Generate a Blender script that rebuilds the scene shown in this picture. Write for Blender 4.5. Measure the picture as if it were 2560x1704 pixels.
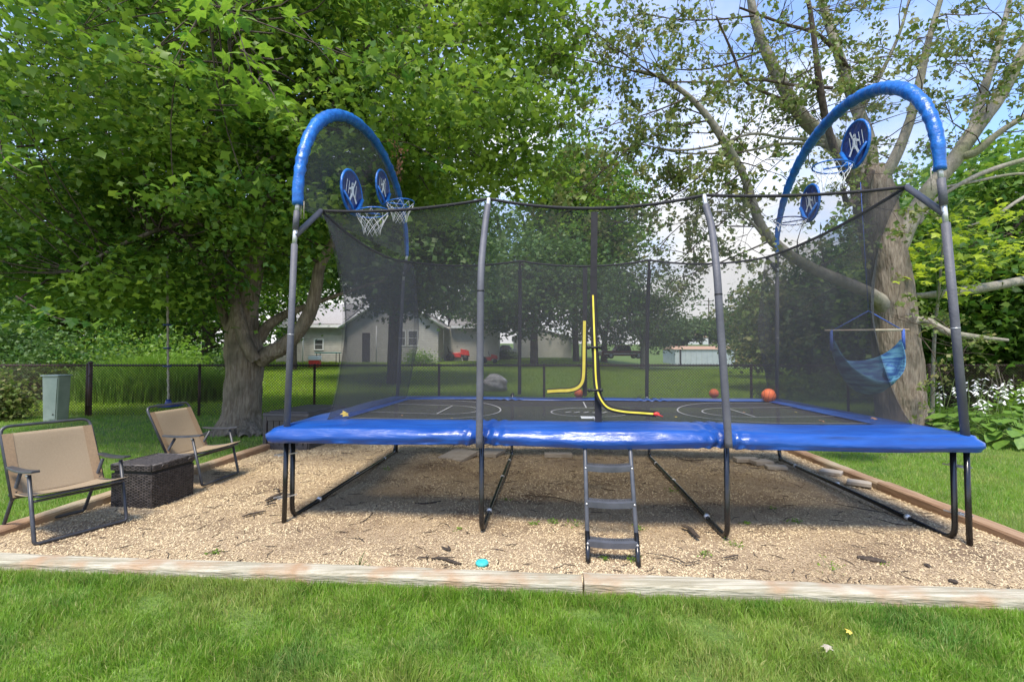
import bpy, math, random
import numpy as np
from mathutils import Vector, Matrix
from math import sin, cos, pi, radians, sqrt, atan2

for o in list(bpy.data.objects): bpy.data.objects.remove(o)
SC = bpy.context.scene
COL = SC.collection
random.seed(7); RNG = np.random.default_rng(11)

# ------------------------------------------------------------------ camera
CAMZ = 1.45; F = 1200.0; PITCH = math.atan(35/1200)
cam = bpy.data.cameras.new('camera'); camo = bpy.data.objects.new('camera', cam)
COL.objects.link(camo); SC.camera = camo
cam.sensor_width = 36; cam.lens = 36*F/2560
cam.clip_start = 0.05; cam.clip_end = 2000
camo.location = (0, 0, CAMZ); camo.rotation_euler = (pi/2+PITCH, 0, 0)
SC.render.resolution_x = 1024; SC.render.resolution_y = 681

# ------------------------------------------------------------------ light
SUNV = Vector((-0.12, -0.46, 1.0)).normalized()      # towards the sun: behind the camera, high
world = bpy.data.worlds.new('World'); SC.world = world; world.use_nodes = True
wt = world.node_tree; wn = wt.nodes; wl = wt.links; wn.clear()
def N(t, typ, x=0, **kw):
    n = t.nodes.new(typ)
    for k, v in kw.items():
        if k in n.inputs: n.inputs[k].default_value = v
        else: setattr(n, k, v)
    return n
sky = wn.new('ShaderNodeTexSky'); sky.sky_type = 'NISHITA'; sky.sun_disc = False
sky.sun_elevation = math.asin(SUNV.z); sky.sun_rotation = atan2(SUNV.x, SUNV.y)
sky.air_density = 1.0; sky.dust_density = 0.6; sky.ozone_density = 1.5
geo = wn.new('ShaderNodeTexCoord')
sep = wn.new('ShaderNodeSeparateXYZ'); wl.new(geo.outputs['Generated'], sep.inputs[0])
zc = N(wt, 'ShaderNodeMath', operation='MAXIMUM'); wl.new(sep.outputs['Z'], zc.inputs[0]); zc.inputs[1].default_value = 0.0
za = N(wt, 'ShaderNodeMath', operation='ADD'); wl.new(zc.outputs[0], za.inputs[0]); za.inputs[1].default_value = 0.22
dv = N(wt, 'ShaderNodeVectorMath', operation='DIVIDE'); wl.new(geo.outputs['Generated'], dv.inputs[0]); 
cmb = wn.new('ShaderNodeCombineXYZ'); [wl.new(za.outputs[0], cmb.inputs[i]) for i in range(3)]
wl.new(cmb.outputs[0], dv.inputs[1])
cn = N(wt, 'ShaderNodeTexNoise', Scale=1.15, Detail=6.0, Roughness=0.55); wl.new(dv.outputs[0], cn.inputs['Vector'])
# clouds gather towards the horizon
hz = N(wt, 'ShaderNodeMapRange'); wl.new(zc.outputs[0], hz.inputs[0])
hz.inputs[1].default_value = 0.10; hz.inputs[2].default_value = 0.52; hz.inputs[3].default_value = 0.34; hz.inputs[4].default_value = -0.05
ad = N(wt, 'ShaderNodeMath', operation='ADD'); wl.new(cn.outputs['Fac'], ad.inputs[0]); wl.new(hz.outputs[0], ad.inputs[1])
cr = N(wt, 'ShaderNodeMapRange'); wl.new(ad.outputs[0], cr.inputs[0]); cr.interpolation_type = 'SMOOTHSTEP'
cr.inputs[1].default_value = 0.50; cr.inputs[2].default_value = 0.82; cr.inputs[3].default_value = 0.12; cr.inputs[4].default_value = 1.0
cn2 = N(wt, 'ShaderNodeTexNoise', Scale=2.6, Detail=4.0); wl.new(dv.outputs[0], cn2.inputs['Vector'])
cc = wn.new('ShaderNodeMix'); cc.data_type = 'RGBA'; wl.new(cn2.outputs['Fac'], cc.inputs[0])
cc.inputs[6].default_value = (5.3, 5.35, 5.5, 1); cc.inputs[7].default_value = (6.9, 6.8, 6.7, 1)
gain = N(wt, 'ShaderNodeMix'); gain.data_type = 'RGBA'; gain.blend_type = 'MULTIPLY'; gain.inputs[0].default_value = 1
wl.new(sky.outputs[0], gain.inputs[6]); gain.inputs[7].default_value = (1.05, 1.35, 1.75, 1)
mx = wn.new('ShaderNodeMix'); mx.data_type = 'RGBA'; wl.new(cr.outputs[0], mx.inputs[0])
wl.new(gain.outputs[2], mx.inputs[6]); wl.new(cc.outputs[2], mx.inputs[7])
bg = wn.new('ShaderNodeBackground'); bg.inputs['Strength'].default_value = 0.11
wl.new(mx.outputs[2], bg.inputs[0]); wo = wn.new('ShaderNodeOutputWorld'); wl.new(bg.outputs[0], wo.inputs[0])

sl = bpy.data.lights.new('sun', 'SUN'); sl.energy = 2.8; sl.angle = radians(14.0); sl.color = (1, .91, .77)
so = bpy.data.objects.new('sun', sl); COL.objects.link(so)
so.rotation_euler = SUNV.to_track_quat('Z', 'Y').to_euler()

vs = SC.view_settings; vs.view_transform = 'Standard'; vs.look = 'None'; vs.exposure = 1.05; vs.gamma = 1; vs.use_curve_mapping = False
SC.cycles.transparent_max_bounces = 32
SC.cycles.max_bounces = 8

# ------------------------------------------------------------------ pixel / plane helpers (real places worked out once)
def ray(px, py):
    x = (px-1280)/F; u = (852-py)/F
    return Vector((x, cos(PITCH)-u*sin(PITCH), sin(PITCH)+u*cos(PITCH)))
def P(px, py, Y):
    d = ray(px, py); k = Y/d.y
    return Vector((d.x*k, Y, CAMZ+d.z*k))
def G(px, py, z=0.0):
    d = ray(px, py); k = (z-CAMZ)/d.z
    return Vector((d.x*k, d.y*k, z))
TH = radians(4.7); CU, SU = cos(TH), sin(TH)
def L(a, b, z=0.0): return Vector((a*CU+b*SU, -a*SU+b*CU, z))
def toL(v): return (v.x*CU-v.y*SU, v.x*SU+v.y*CU, v.z)
def onA(px, py, a):            # ray meets the upright plane a = const of the trampoline frame
    d = ray(px, py); k = a/(d.x*CU-d.y*SU)
    return Vector((d.x*k, d.y*k, CAMZ+d.z*k))
def onB(px, py, b):
    d = ray(px, py); k = b/(d.x*SU+d.y*CU)
    return Vector((d.x*k, d.y*k, CAMZ+d.z*k))
def sstep(e0, e1, x):
    t = np.clip((x-e0)/(e1-e0), 0, 1); return t*t*(3-2*t)
_TY = [-60, 12, 18, 25, 33, 45, 80, 190, 600]
_TL = [0, 0, .12, .5, .93, 1.15, 2.2, 6.0, 14]
_TR = [0, 0, .05, .12, .15, .25, 1.6, 5.6, 14]
def terr(x, y):
    l = np.interp(y, _TY, _TL); r = np.interp(y, _TY, _TR)
    t = sstep(.10, .30, np.asarray(x)/np.maximum(np.asarray(y), 1.0))
    return l*(1-t)+r*t
def T(px, py):                 # where the ray meets the terrain
    d = ray(px, py); k = 2.0
    while k < 700:
        p = (d.x*k, d.y*k, CAMZ+d.z*k)
        if p[2] <= float(terr(p[0], p[1])): break
        k += 0.1
    return Vector((p[0], p[1], float(terr(p[0], p[1]))))

# ------------------------------------------------------------------ materials
def mat(name, c1, c2=None, scale=8, rough=.7, bump=0, bscale=None, metal=0, spec=.5, detail=4, tint=None, trans=0,
        stretch=None, c3=None, s3=1.5, coat=0, coords='Object', w=(.35, .65)):
    m = bpy.data.materials.new(name); m.use_nodes = True; t = m.node_tree; n = t.nodes; l = t.links
    b = n['Principled BSDF']; b.inputs['Roughness'].default_value = rough; b.inputs['Metallic'].default_value = metal
    b.inputs['Specular IOR Level'].default_value = spec
    if coat: b.inputs['Coat Weight'].default_value = coat; b.inputs['Coat Roughness'].default_value = .2
    c2 = c2 or c1
    tc = n.new('ShaderNodeTexCoord'); vec = tc.outputs[coords]
    if stretch:
        mp = n.new('ShaderNodeMapping'); mp.inputs['Scale'].default_value = stretch; l.new(vec, mp.inputs[0]); vec = mp.outputs[0]
    ns = N(t, 'ShaderNodeTexNoise', Scale=scale, Detail=detail, Roughness=.6); l.new(vec, ns.inputs['Vector'])
    mr = n.new('ShaderNodeMapRange'); l.new(ns.outputs['Fac'], mr.inputs[0]); mr.inputs[1].default_value = w[0]; mr.inputs[2].default_value = w[1]
    mixn = n.new('ShaderNodeMix'); mixn.data_type = 'RGBA'; l.new(mr.outputs[0], mixn.inputs[0])
    mixn.inputs[6].default_value = (*c1, 1); mixn.inputs[7].default_value = (*c2, 1)
    out = mixn.outputs[2]
    if c3:
        n3 = N(t, 'ShaderNodeTexNoise', Scale=s3, Detail=3.0); l.new(tc.outputs[coords], n3.inputs['Vector'])
        r3 = n.new('ShaderNodeMapRange'); l.new(n3.outputs['Fac'], r3.inputs[0]); r3.inputs[1].default_value = .5; r3.inputs[2].default_value = .72
        m3 = n.new('ShaderNodeMix'); m3.data_type = 'RGBA'; l.new(r3.outputs[0], m3.inputs[0]); l.new(out, m3.inputs[6]); m3.inputs[7].default_value = (*c3, 1)
        out = m3.outputs[2]
    if tint:       # each leaf / chip / blade has a colour of its own, stored on the mesh; the left crown adds painted sunlight
        at = n.new('ShaderNodeAttribute'); at.attribute_name = 'tint'
        m4 = n.new('ShaderNodeMix'); m4.data_type = 'RGBA'; l.new(at.outputs['Fac'], m4.inputs[0]); l.new(out, m4.inputs[6]); m4.inputs[7].default_value = (*tint, 1)
        out = m4.outputs[2]
    l.new(out, b.inputs['Base Color'])
    if bump:
        bn = N(t, 'ShaderNodeBump', Strength=1.0, Distance=bump)
        nb = N(t, 'ShaderNodeTexNoise', Scale=bscale or scale, Detail=5.0); l.new(vec, nb.inputs['Vector'])
        l.new(nb.outputs['Fac'], bn.inputs['Height']); l.new(bn.outputs[0], b.inputs['Normal'])
    if trans:
        tr = n.new('ShaderNodeBsdfTranslucent'); l.new(out, tr.inputs[0])
        ms = n.new('ShaderNodeMixShader'); ms.inputs[0].default_value = trans
        l.new(b.outputs[0], ms.inputs[1]); l.new(tr.outputs[0], ms.inputs[2])
        l.new(ms.outputs[0], n['Material Output'].inputs[0])
    return m
def netmat(name, col, op):
    m = bpy.data.materials.new(name); m.use_nodes = True; t = m.node_tree; n = t.nodes; l = t.links
    b = n['Principled BSDF']; b.inputs['Base Color'].default_value = (*col, 1); b.inputs['Roughness'].default_value = .8
    tc = n.new('ShaderNodeTexCoord'); ns = N(t, 'ShaderNodeTexNoise', Scale=1.4, Detail=3.0); l.new(tc.outputs['Object'], ns.inputs[0])
    mr = n.new('ShaderNodeMapRange'); l.new(ns.outputs['Fac'], mr.inputs[0]); mr.inputs[3].default_value = op*.86; mr.inputs[4].default_value = op*1.14
    tr = n.new('ShaderNodeBsdfTransparent'); ms = n.new('ShaderNodeMixShader')
    l.new(mr.outputs[0], ms.inputs[0]); l.new(tr.outputs[0], ms.inputs[1]); l.new(b.outputs[0], ms.inputs[2])
    l.new(ms.outputs[0], n['Material Output'].inputs[0]); return m

M = {}
M['lawn'] = mat('lawn', (.075, .135, .015), (.14, .225, .028), 14, .9, .02, 60, c3=(.13, .17, .04), s3=.8)
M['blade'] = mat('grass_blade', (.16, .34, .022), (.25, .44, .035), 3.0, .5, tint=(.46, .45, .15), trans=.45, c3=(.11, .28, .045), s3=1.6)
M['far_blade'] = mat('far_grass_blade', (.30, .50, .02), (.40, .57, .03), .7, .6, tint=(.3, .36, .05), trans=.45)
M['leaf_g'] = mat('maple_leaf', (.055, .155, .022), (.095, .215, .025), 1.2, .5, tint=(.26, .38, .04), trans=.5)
M['leaf_b'] = mat('bright_leaf', (.16, .31, .03), (.25, .40, .035), 3, .45, trans=.5)
M['leaf_y'] = mat('yellow_green_leaf', (.42, .56, .03), (.55, .62, .05), 3, .45, tint=(.6, .4, .08), trans=.5)
M['leaf_d'] = mat('dark_leaf', (.042, .105, .02), (.075, .155, .022), .8, .55, tint=(.11, .19, .03), trans=.4)
M['leaf_o'] = mat('olive_leaf', (.12, .20, .035), (.17, .25, .045), 2, .55, tint=(.27, .25, .09), trans=.4)
M['leaf_m'] = mat('far_leaf', (.06, .125, .03), (.11, .20, .035), .3, .6, tint=(.13, .17, .05), trans=.35)
M['hosta'] = mat('hosta_leaf', (.11, .22, .035), (.19, .32, .05), 5, .4, trans=.3)
M['bark'] = mat('bark', (.16, .12, .085), (.30, .25, .19), 9, .95, .05, 10, stretch=(3.0, 3.0, .5), c3=(.10, .085, .06), s3=2.5)
M['bark_dark'] = mat('bark_dark', (.045, .032, .025), (.12, .09, .065), 9, .95, .03, 11, stretch=(2.6, 2.6, .5))
M['bark_pale'] = mat('bark_pale', (.19, .17, .13), (.32, .29, .23), 7, .9, .03, 12, stretch=(1.5, 1.5, .7), c3=(.17, .18, .10), s3=2)
M['mulch'] = mat('mulch_ground', (.34, .235, .135), (.56, .42, .26), 70, .95, .03, 90, c3=(.20, .13, .075), s3=1.6)
M['chip'] = mat('wood_chip', (.60, .46, .27), (.75, .61, .38), 30, .9, tint=(.24, .16, .085))
M['timber'] = mat('timber', (.32, .285, .195), (.54, .49, .375), 7, .85, .010, 20, stretch=(.25, 7, 7), c3=(.40, .26, .15), s3=4.2, w=(.42, .6))
M['timber_b'] = mat('timber_brown', (.24, .14, .08), (.38, .25, .15), 5, .85, .006, 18, stretch=(4, .35, 4), c3=(.40, .33, .22), s3=1.6)
M['vinyl'] = mat('blue_vinyl', (.006, .052, .26), (.012, .08, .34), 2, .30, .016, 2.8, spec=.6, detail=3, stretch=(1, 3, 5))
M['sleeve'] = mat('blue_sleeve', (.006, .085, .35), (.012, .16, .55), 14, .36, .010, 26, spec=.6)
M['navy'] = mat('navy_fabric', (.01, .02, .11), (.02, .045, .2), 16, .3, .01, 20)
M['mat_black'] = netmat('mat_mesh', (.05, .048, .045), .52)
M['webbing'] = mat('black_webbing', (.012, .011, .014), (.022, .02, .024), 20, .8)
M['foam'] = mat('grey_foam', (.085, .085, .10), (.12, .12, .135), 5, .6, .003, 60)
M['steel_black'] = mat('black_steel', (.008, .008, .009), (.014, .014, .015), 10, .22, spec=.6)
M['galv'] = mat('galvanised', (.55, .55, .55), (.72, .72, .7), 20, .35, metal=.5)
M['white'] = mat('white_paint', (.76, .76, .74), (.84, .84, .82), 10, .6)
M['line'] = mat('court_line', (.26, .26, .26), (.38, .38, .38), 9, .8)
M['yellow'] = mat('yellow_tape', (.78, .62, .05), (.9, .75, .1), 12, .5)
M['red'] = mat('red_plastic', (.55, .03, .02), (.72, .05, .03), 5, .4)
M['ball'] = mat('basketball', (.68, .12, .03), (.78, .18, .05), 50, .6, .002, 200)
M['black'] = mat('black_rubber', (.01, .01, .01), (.02, .02, .02), 10, .6)
M['ladder'] = mat('ladder_grey', (.06, .065, .075), (.095, .10, .115), 8, .4)
M['chair_frame'] = mat('chair_frame', (.035, .037, .042), (.06, .062, .07), 14, .4)
M['sling'] = mat('sling_fabric', (.27, .20, .125), (.33, .255, .165), 90, .85, .002, 300, stretch=(1, 1, 4))
M['sling_edge'] = mat('sling_seam', (.23, .155, .09), (.28, .19, .11), 60, .85)
M['wicker'] = mat('wicker', (.03, .025, .023), (.10, .085, .077), 26, .5)
M['deckbox'] = mat('deck_box', (.042, .037, .037), (.065, .058, .057), 7, .55, .001, 80)
M['fence'] = mat('fence_brown', (.035, .018, .014), (.07, .035, .028), 12, .6)
M['util'] = mat('utility_green', (.26, .31, .27), (.36, .41, .36), 3, .5)
M['rock'] = mat('rock', (.16, .155, .15), (.46, .45, .43), 9, .95, .08, 7)
M['slab'] = mat('paver', (.36, .30, .23), (.46, .40, .32), 9, .9, .005, 40)
M['teal'] = mat('teal_plastic', (.05, .45, .45), (.08, .55, .53), 9, .4)
M['deadwood'] = mat('dark_bark_strip', (.03, .022, .016), (.07, .05, .035), 30, .9)
M['dead'] = mat('dead_leaf', (.34, .16, .08), (.46, .25, .14), 20, .8, trans=.2)
M['fall'] = mat('fallen_leaf', (.60, .42, .06), (.7, .52, .1), 20, .7)
M['siding'] = mat('siding', (.46, .44, .39), (.54, .52, .46), 3, .7)
M['siding_w'] = mat('white_siding', (.68, .66, .60), (.74, .72, .67), 3, .7)
M['roof'] = mat('shingles', (.26, .24, .22), (.36, .34, .32), 12, .9)
M['roof_t'] = mat('tan_roof', (.55, .33, .20), (.62, .40, .26), 5, .9)
M['glass'] = mat('window_glass', (.02, .025, .03), (.04, .045, .05), 2, .08, spec=.8)
M['shedwall'] = mat('metal_shed', (.50, .56, .57), (.58, .64, .65), 2, .6)
M['cedar'] = mat('cedar_fence', (.52, .32, .12), (.62, .40, .16), 5, .8)
M['truck'] = mat('dark_red_paint', (.12, .02, .02), (.16, .03, .03), 3, .3)
M['silver'] = mat('silver_paint', (.55, .58, .62), (.62, .65, .7), 3, .25, metal=.3)
M['rope'] = mat('rope', (.16, .14, .11), (.38, .34, .27), 60, .9)
M['rope_blue'] = mat('blue_rope', (.03, .07, .30), (.06, .13, .42), 60, .8)
M['hammock'] = mat('hammock_cloth', (.02, .07, .20), (.10, .26, .36), 5, .8, stretch=(1, 1, 5), w=(.42, .58))
M['stem'] = mat('green_stem', (.10, .16, .04), (.16, .22, .06), 8, .6)
M['stone_edge'] = mat('edging_stone', (.07, .065, .06), (.13, .12, .11), 9, .9, .01)
M['net_f'] = netmat('net_mesh_front', (.055, .055, .06), .28)
M['net_s'] = netmat('net_mesh_side', (.055, .055, .06), .64)
M['net_a'] = netmat('net_mesh_arch', (.085, .085, .085), .50)
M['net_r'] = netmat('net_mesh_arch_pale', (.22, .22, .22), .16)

# ------------------------------------------------------------------ object helpers
def tag(o, label=None, cat=None, group=None, kind=None):
    if label: o['label'] = label
    if cat: o['category'] = cat
    if group: o['group'] = group
    if kind: o['kind'] = kind
    return o
def empty(name, loc=(0, 0, 0), label=None, cat=None, group=None):
    o = bpy.data.objects.new(name, None); o.empty_display_size = .1; COL.objects.link(o); o.location = loc
    return tag(o, label, cat, group)
def link(name, me, parent=None, kind=None, label=None):
    o = bpy.data.objects.new(name, me); COL.objects.link(o)
    if parent is not None:
        o.parent = parent
        q = parent; off = Vector((0, 0, 0))
        while q is not None: off += Vector(q.location); q = q.parent
        o.location = -off          # meshes are written in world coordinates; all empties are unrotated
    if kind: o['kind'] = kind
    if label: o['label'] = label
    return o
class MB:
    def __init__(s): s.v = []; s.f = []; s.sm = []
    def add(s, vs, fs, smooth=False):
        k = len(s.v); s.v += [tuple(v) for v in vs]
        for f in fs: s.f.append(tuple(i+k for i in f)); s.sm.append(smooth)
        return s
    def box(s, c, size, rz=0, R=None):
        hx, hy, hz_ = size[0]/2, size[1]/2, size[2]/2
        R = R or Matrix.Rotation(rz, 3, 'Z'); c = Vector(c)
        vs = [c+R@Vector((x*hx, y*hy, z*hz_)) for z in (-1, 1) for y in (-1, 1) for x in (-1, 1)]
        return s.add(vs, [(0, 2, 3, 1), (4, 5, 7, 6), (0, 1, 5, 4), (2, 6, 7, 3), (0, 4, 6, 2), (1, 3, 7, 5)])
    def hexa(s, b4, t4):
        return s.add(list(b4)+list(t4), [(3, 2, 1, 0), (4, 5, 6, 7), (0, 1, 5, 4), (1, 2, 6, 5), (2, 3, 7, 6), (3, 0, 4, 7)])
    def tube(s, pts, r, n=8, cap=True, smooth=True, closed=False, flat=None, jit=0):
        pts = [Vector(p) for p in pts]; m = len(pts)
        rr = [r]*m if not hasattr(r, '__len__') else r
        up = None; vs = []
        for i, p in enumerate(pts):
            if closed: d = pts[(i+1) % m]-pts[i-1]
            else: d = pts[min(i+1, m-1)]-pts[max(i-1, 0)]
            if d.length < 1e-9: d = Vector((0, 0, 1))
            d.normalize()
            if up is None:
                up = Vector((0, 0, 1)) if abs(d.z) < .9 else Vector((0, 1, 0))
            x = up.cross(d)
            if x.length < 1e-6: x = Vector((1, 0, 0)).cross(d)
            x.normalize(); y = d.cross(x); up = y
            for j in range(n):
                a = 2*pi*j/n; q = rr[i]*(1+jit*(random.random()-.5))
                fx = 1 if flat is None else flat
                vs.append(p+x*cos(a)*q+y*sin(a)*q*fx)
        fs = []
        for i in range(m if closed else m-1):
            for j in range(n):
                a = i*n+j; b = i*n+(j+1) % n; k = (i+1) % m
                fs.append((a, b, k*n+(j+1) % n, k*n+j))
        if cap and not closed:
            fs.append(tuple(range(n-1, -1, -1))); fs.append(tuple((m-1)*n+j for j in range(n)))
        return s.add(vs, fs, smooth)
    def ball(s, c, r, nu=16, nv=10, sc=(1, 1, 1), noise=0, seed=0):
        rn = random.Random(seed); c = Vector(c); vs = []
        ph = [rn.random()*6 for _ in range(6)]
        for i in range(nv+1):
            t = pi*i/nv
            for j in range(nu):
                a = 2*pi*j/nu
                d = Vector((sin(t)*cos(a), sin(t)*sin(a), cos(t)))
                k = 1+noise*(sin(3*d.x+ph[0])*sin(4*d.y+ph[1])+.6*sin(7*d.z+ph[2]+3*d.x)+.4*sin(11*d.y+ph[3]+5*d.z))
                vs.append(c+Vector((d.x*sc[0], d.y*sc[1], d.z*sc[2]))*r*k)
        fs = [(i*nu+j, (i+1)*nu+j, (i+1)*nu+(j+1) % nu, i*nu+(j+1) % nu) for i in range(nv) for j in range(nu)]
        return s.add(vs, fs, True)
    def mesh(s, name, m, bevel=0):
        me = bpy.data.meshes.new(name); me.from_pydata(s.v, [], s.f)
        me.polygons.foreach_set('use_smooth', s.sm)
        me.materials.append(M[m] if isinstance(m, str) else m); me.validate(); return me
    def build(s, name, m, parent=None, kind=None, label=None, bevel=0):
        o = link(name, s.mesh(name, m), parent, kind, label)
        if bevel:
            b = o.modifiers.new('bevel', 'BEVEL'); b.width = bevel; b.segments = 2; b.limit_method = 'ANGLE'
        return o
def grid(fn, nu, nv, closed=False, thick=0):
    """surface from fn(u,v), u,v in 0..1"""
    b = MB(); vs = [fn(i/nu, j/nv) for i in range(nu+(0 if closed else 1)) for j in range(nv+1)]
    m = nu if closed else nu+1; fs = []
    for i in range(nu):
        for j in range(nv):
            k = (i+1) % m; fs.append((i*(nv+1)+j, k*(nv+1)+j, k*(nv+1)+j+1, i*(nv+1)+j+1))
    b.add(vs, fs, True); return b
def spline(pts, n=6):
    """Catmull-Rom through (vector, radius) control points"""
    P_ = [Vector(p[:3]).to_4d() for p in pts]
    Q = [Vector((*p[:3], p[3])) for p in pts]; out = []
    for i in range(len(Q)-1):
        a = Q[max(i-1, 0)]; b = Q[i]; c = Q[i+1]; d = Q[min(i+2, len(Q)-1)]
        for k in range(n):
            t = k/n; out.append(.5*((2*b)+(c-a)*t+(2*a-5*b+4*c-d)*t*t+(3*b-a-3*c+d)*t**3))
    out.append(Q[-1]); return [Vector(q[:3]) for q in out], [max(q[3], .002) for q in out]

def np_obj(name, V, Fq, m, tint=None, parent=None, kind=None, label=None, smooth=False):
    """big mesh from arrays; Fq is (n,3) or (n,4)"""
    me = bpy.data.meshes.new(name); V = np.ascontiguousarray(V, dtype=np.float32); Fq = np.ascontiguousarray(Fq, dtype=np.int32)
    k = Fq.shape[1]; n = len(Fq)
    me.vertices.add(len(V)); me.vertices.foreach_set('co', V.ravel())
    me.loops.add(n*k); me.loops.foreach_set('vertex_index', Fq.ravel())
    me.polygons.add(n); me.polygons.foreach_set('loop_start', np.arange(0, n*k, k, dtype=np.int32))
    me.polygons.foreach_set('loop_total', np.full(n, k, dtype=np.int32))
    if tint is not None:
        at = me.attributes.new('tint', 'FLOAT', 'POINT'); at.data.foreach_set('value', np.ascontiguousarray(tint, dtype=np.float32))
    me.update(calc_edges=True)
    me.materials.append(M[m]); return link(name, me, parent, kind, label)

# leaf templates: x across, y along, z up
LF = {
 'maple': (np.array([[0, 0, 0], [.42, .02, -.05], [.30, .28, .02], [.62, .46, -.08], [.24, .56, .03], [0, 1.05, -.06], [-.24, .56, .03], [-.62, .46, -.08], [-.30, .28, .02], [-.42, .02, -.05], [0, .38, .05]]),
           np.array([[10, 0, 1], [10, 1, 2], [10, 2, 3], [10, 3, 4], [10, 4, 5], [10, 5, 6], [10, 6, 7], [10, 7, 8], [10, 8, 9], [10, 9, 0]])),
 'lobed': (np.array([[0, 0, 0], [.58, .40, -.09], [.25, .56, .05], [0, 1.0, -.07], [-.22, .60, .04], [-.52, .46, -.06]]),
           np.array([[0, 1, 2], [0, 2, 4], [2, 3, 4], [0, 4, 5]])),
 'oval': (np.array([[0, 0, 0], [.27, .45, .06], [0, 1, 0], [-.27, .45, .06]]), np.array([[0, 1, 2], [0, 2, 3]])),
}
def leaves(C, size, kind='lobed', up=1.0, rng=RNG, droop=.4):
    n = len(C); tv, tf = LF[kind]
    nr = rng.normal(size=(n, 3)); nr[:, 2] += up*1.6; nr /= np.linalg.norm(nr, axis=1)[:, None]
    t = rng.normal(size=(n, 3)); t[:, 2] -= droop; t -= (t*nr).sum(1)[:, None]*nr; t /= np.linalg.norm(t, axis=1)[:, None]
    b = np.cross(t, nr)
    s = (size*rng.uniform(.55, 1.35, n))[:, None, None]
    V = C[:, None, :]+s*(tv[None, :, 0:1]*b[:, None, :]+(tv[None, :, 1:2]-.4)*t[:, None, :]+tv[None, :, 2:3]*nr[:, None, :])
    Fc = tf[None]+(np.arange(n)*len(tv))[:, None, None]
    return V.reshape(-1, 3), Fc.reshape(-1, 3), len(tv)
def leaf_obj(name, C, size, m, kind='lobed', up=1.0, parent=None, okind=None, label=None, tint=None, rng=RNG, droop=.4):
    V, Fc, k = leaves(C, size, kind, up, rng, droop)
    tt = np.repeat(rng.random(len(C))**1.6 if tint is None else tint, k)
    return np_obj(name, V, Fc, m, tt, parent, okind, label)
def in_frame(C, margin=120, near=.5):
    """keep what the photo could plausibly see (plus a margin)"""
    y = np.maximum(C[:, 1], .01); px = 1280+F*C[:, 0]/y; py = 887-F*(C[:, 2]-CAMZ)/y
    return (C[:, 1] > near) & (px > -margin*3) & (px < 2560+margin*3) & (py > -margin*4) & (py < 1704+margin)

# ================================================================== GROUND
from mathutils import noise as mn
ys = np.concatenate([np.linspace(-12, 44, 80), np.geomspace(46, 620, 36)])
xs = np.concatenate([-np.geomspace(420, 24, 24), np.linspace(-22, 22, 46), np.geomspace(24, 520, 26)])
XX, YY = np.meshgrid(xs, ys, indexing='ij'); ZZ = terr(XX, YY)
ni, nj = XX.shape; I, J = np.meshgrid(np.arange(ni-1), np.arange(nj-1), indexing='ij'); k0 = (I*nj+J).ravel()
gm = np_obj('lawn', np.stack([XX, YY, ZZ], -1).reshape(-1, 3), np.stack([k0, k0+nj, k0+nj+1, k0+1], 1), 'lawn', kind='structure')
tag(gm, 'green mown lawn running from the foreground back past the fence')
gm.data.polygons.foreach_set('use_smooth', [True]*len(gm.data.polygons))

BA0, BA1, BB0, BB1 = -4.26, 3.45, 3.05, 8.3        # inside of the wood chip bed, trampoline frame
def mz(a, b):
    return .030+.010*np.sin(a*1.7+b*.9)+.008*np.sin(b*2.9-a*1.1)+.004*np.sin(a*7.3)*np.sin(b*6.1)
aa = np.linspace(BA0-.02, BA1+.02, 120); bb = np.linspace(BB0-.02, BB1+.02, 90)
AA, BB = np.meshgrid(aa, bb, indexing='ij'); na, nb_ = AA.shape
I, J = np.meshgrid(np.arange(na-1), np.arange(nb_-1), indexing='ij'); k0 = (I*nb_+J).ravel()
def LN(a, b, z): return np.stack([a*CU+b*SU, -a*SU+b*CU, z], -1)
mu = np_obj('mulch_bed', LN(AA, BB, mz(AA, BB)).reshape(-1, 3), np.stack([k0, k0+nb_, k0+nb_+1, k0+1], 1), 'mulch', kind='structure')
tag(mu, 'tan wood chip bed under and around the trampoline')
mu.data.polygons.foreach_set('use_smooth', [True]*len(mu.data.polygons))

# wood chips, real little wedges lying on the bed
n = 90000
b = BB0+(BB1-BB0)*RNG.random(n)**2.1; a = RNG.uniform(BA0, BA1, n)
keep = (np.abs((a*CU+b*SU)/(b*CU-a*SU)) < 1.2); a, b = a[keep], b[keep]; n = len(a)
s = RNG.uniform(.005, .0115, n)*(1+.18*(b-3)); yaw = RNG.uniform(0, 2*pi, n)
tv = np.array([[1, .1, 0], [0, .42, .1], [-1, -.1, 0], [0, -.42, 0], [0, 0, .38]])
V = np.zeros((n, 5, 3)); c_, s_ = np.cos(yaw)[:, None], np.sin(yaw)[:, None]
tl = RNG.normal(0, .35, (n, 1))
V[:, :, 0] = (tv[:, 0]*c_-tv[:, 1]*s_)*s[:, None]; V[:, :, 1] = (tv[:, 0]*s_+tv[:, 1]*c_)*s[:, None]
V[:, :, 2] = (tv[:, 2]+tl*tv[:, 0])*s[:, None]
base = LN(a, b, mz(a, b)+.003); V += base[:, None, :]
tf = np.array([[0, 1, 4], [1, 2, 4], [2, 3, 4], [3, 0, 4]])
ch = np_obj('wood_chips', V.reshape(-1, 3), (tf[None]+(np.arange(n)*5)[:, None, None]).reshape(-1, 3), 'chip', np.repeat(np.clip(np.where(RNG.random(n) < .14, RNG.uniform(.5, 1, n), RNG.random(n)**2*.4)+.45*np.clip(np.sin(a*1.9+1.2*np.sin(b*2.3))*np.sin(b*3.1+np.sin(a*1.4))+.4*np.sin(a*5.3)*np.sin(b*6.1), 0, 1), 0, 1), 5), kind='stuff')
tag(ch, 'loose tan wood chips covering the play bed', 'wood chips')

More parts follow.
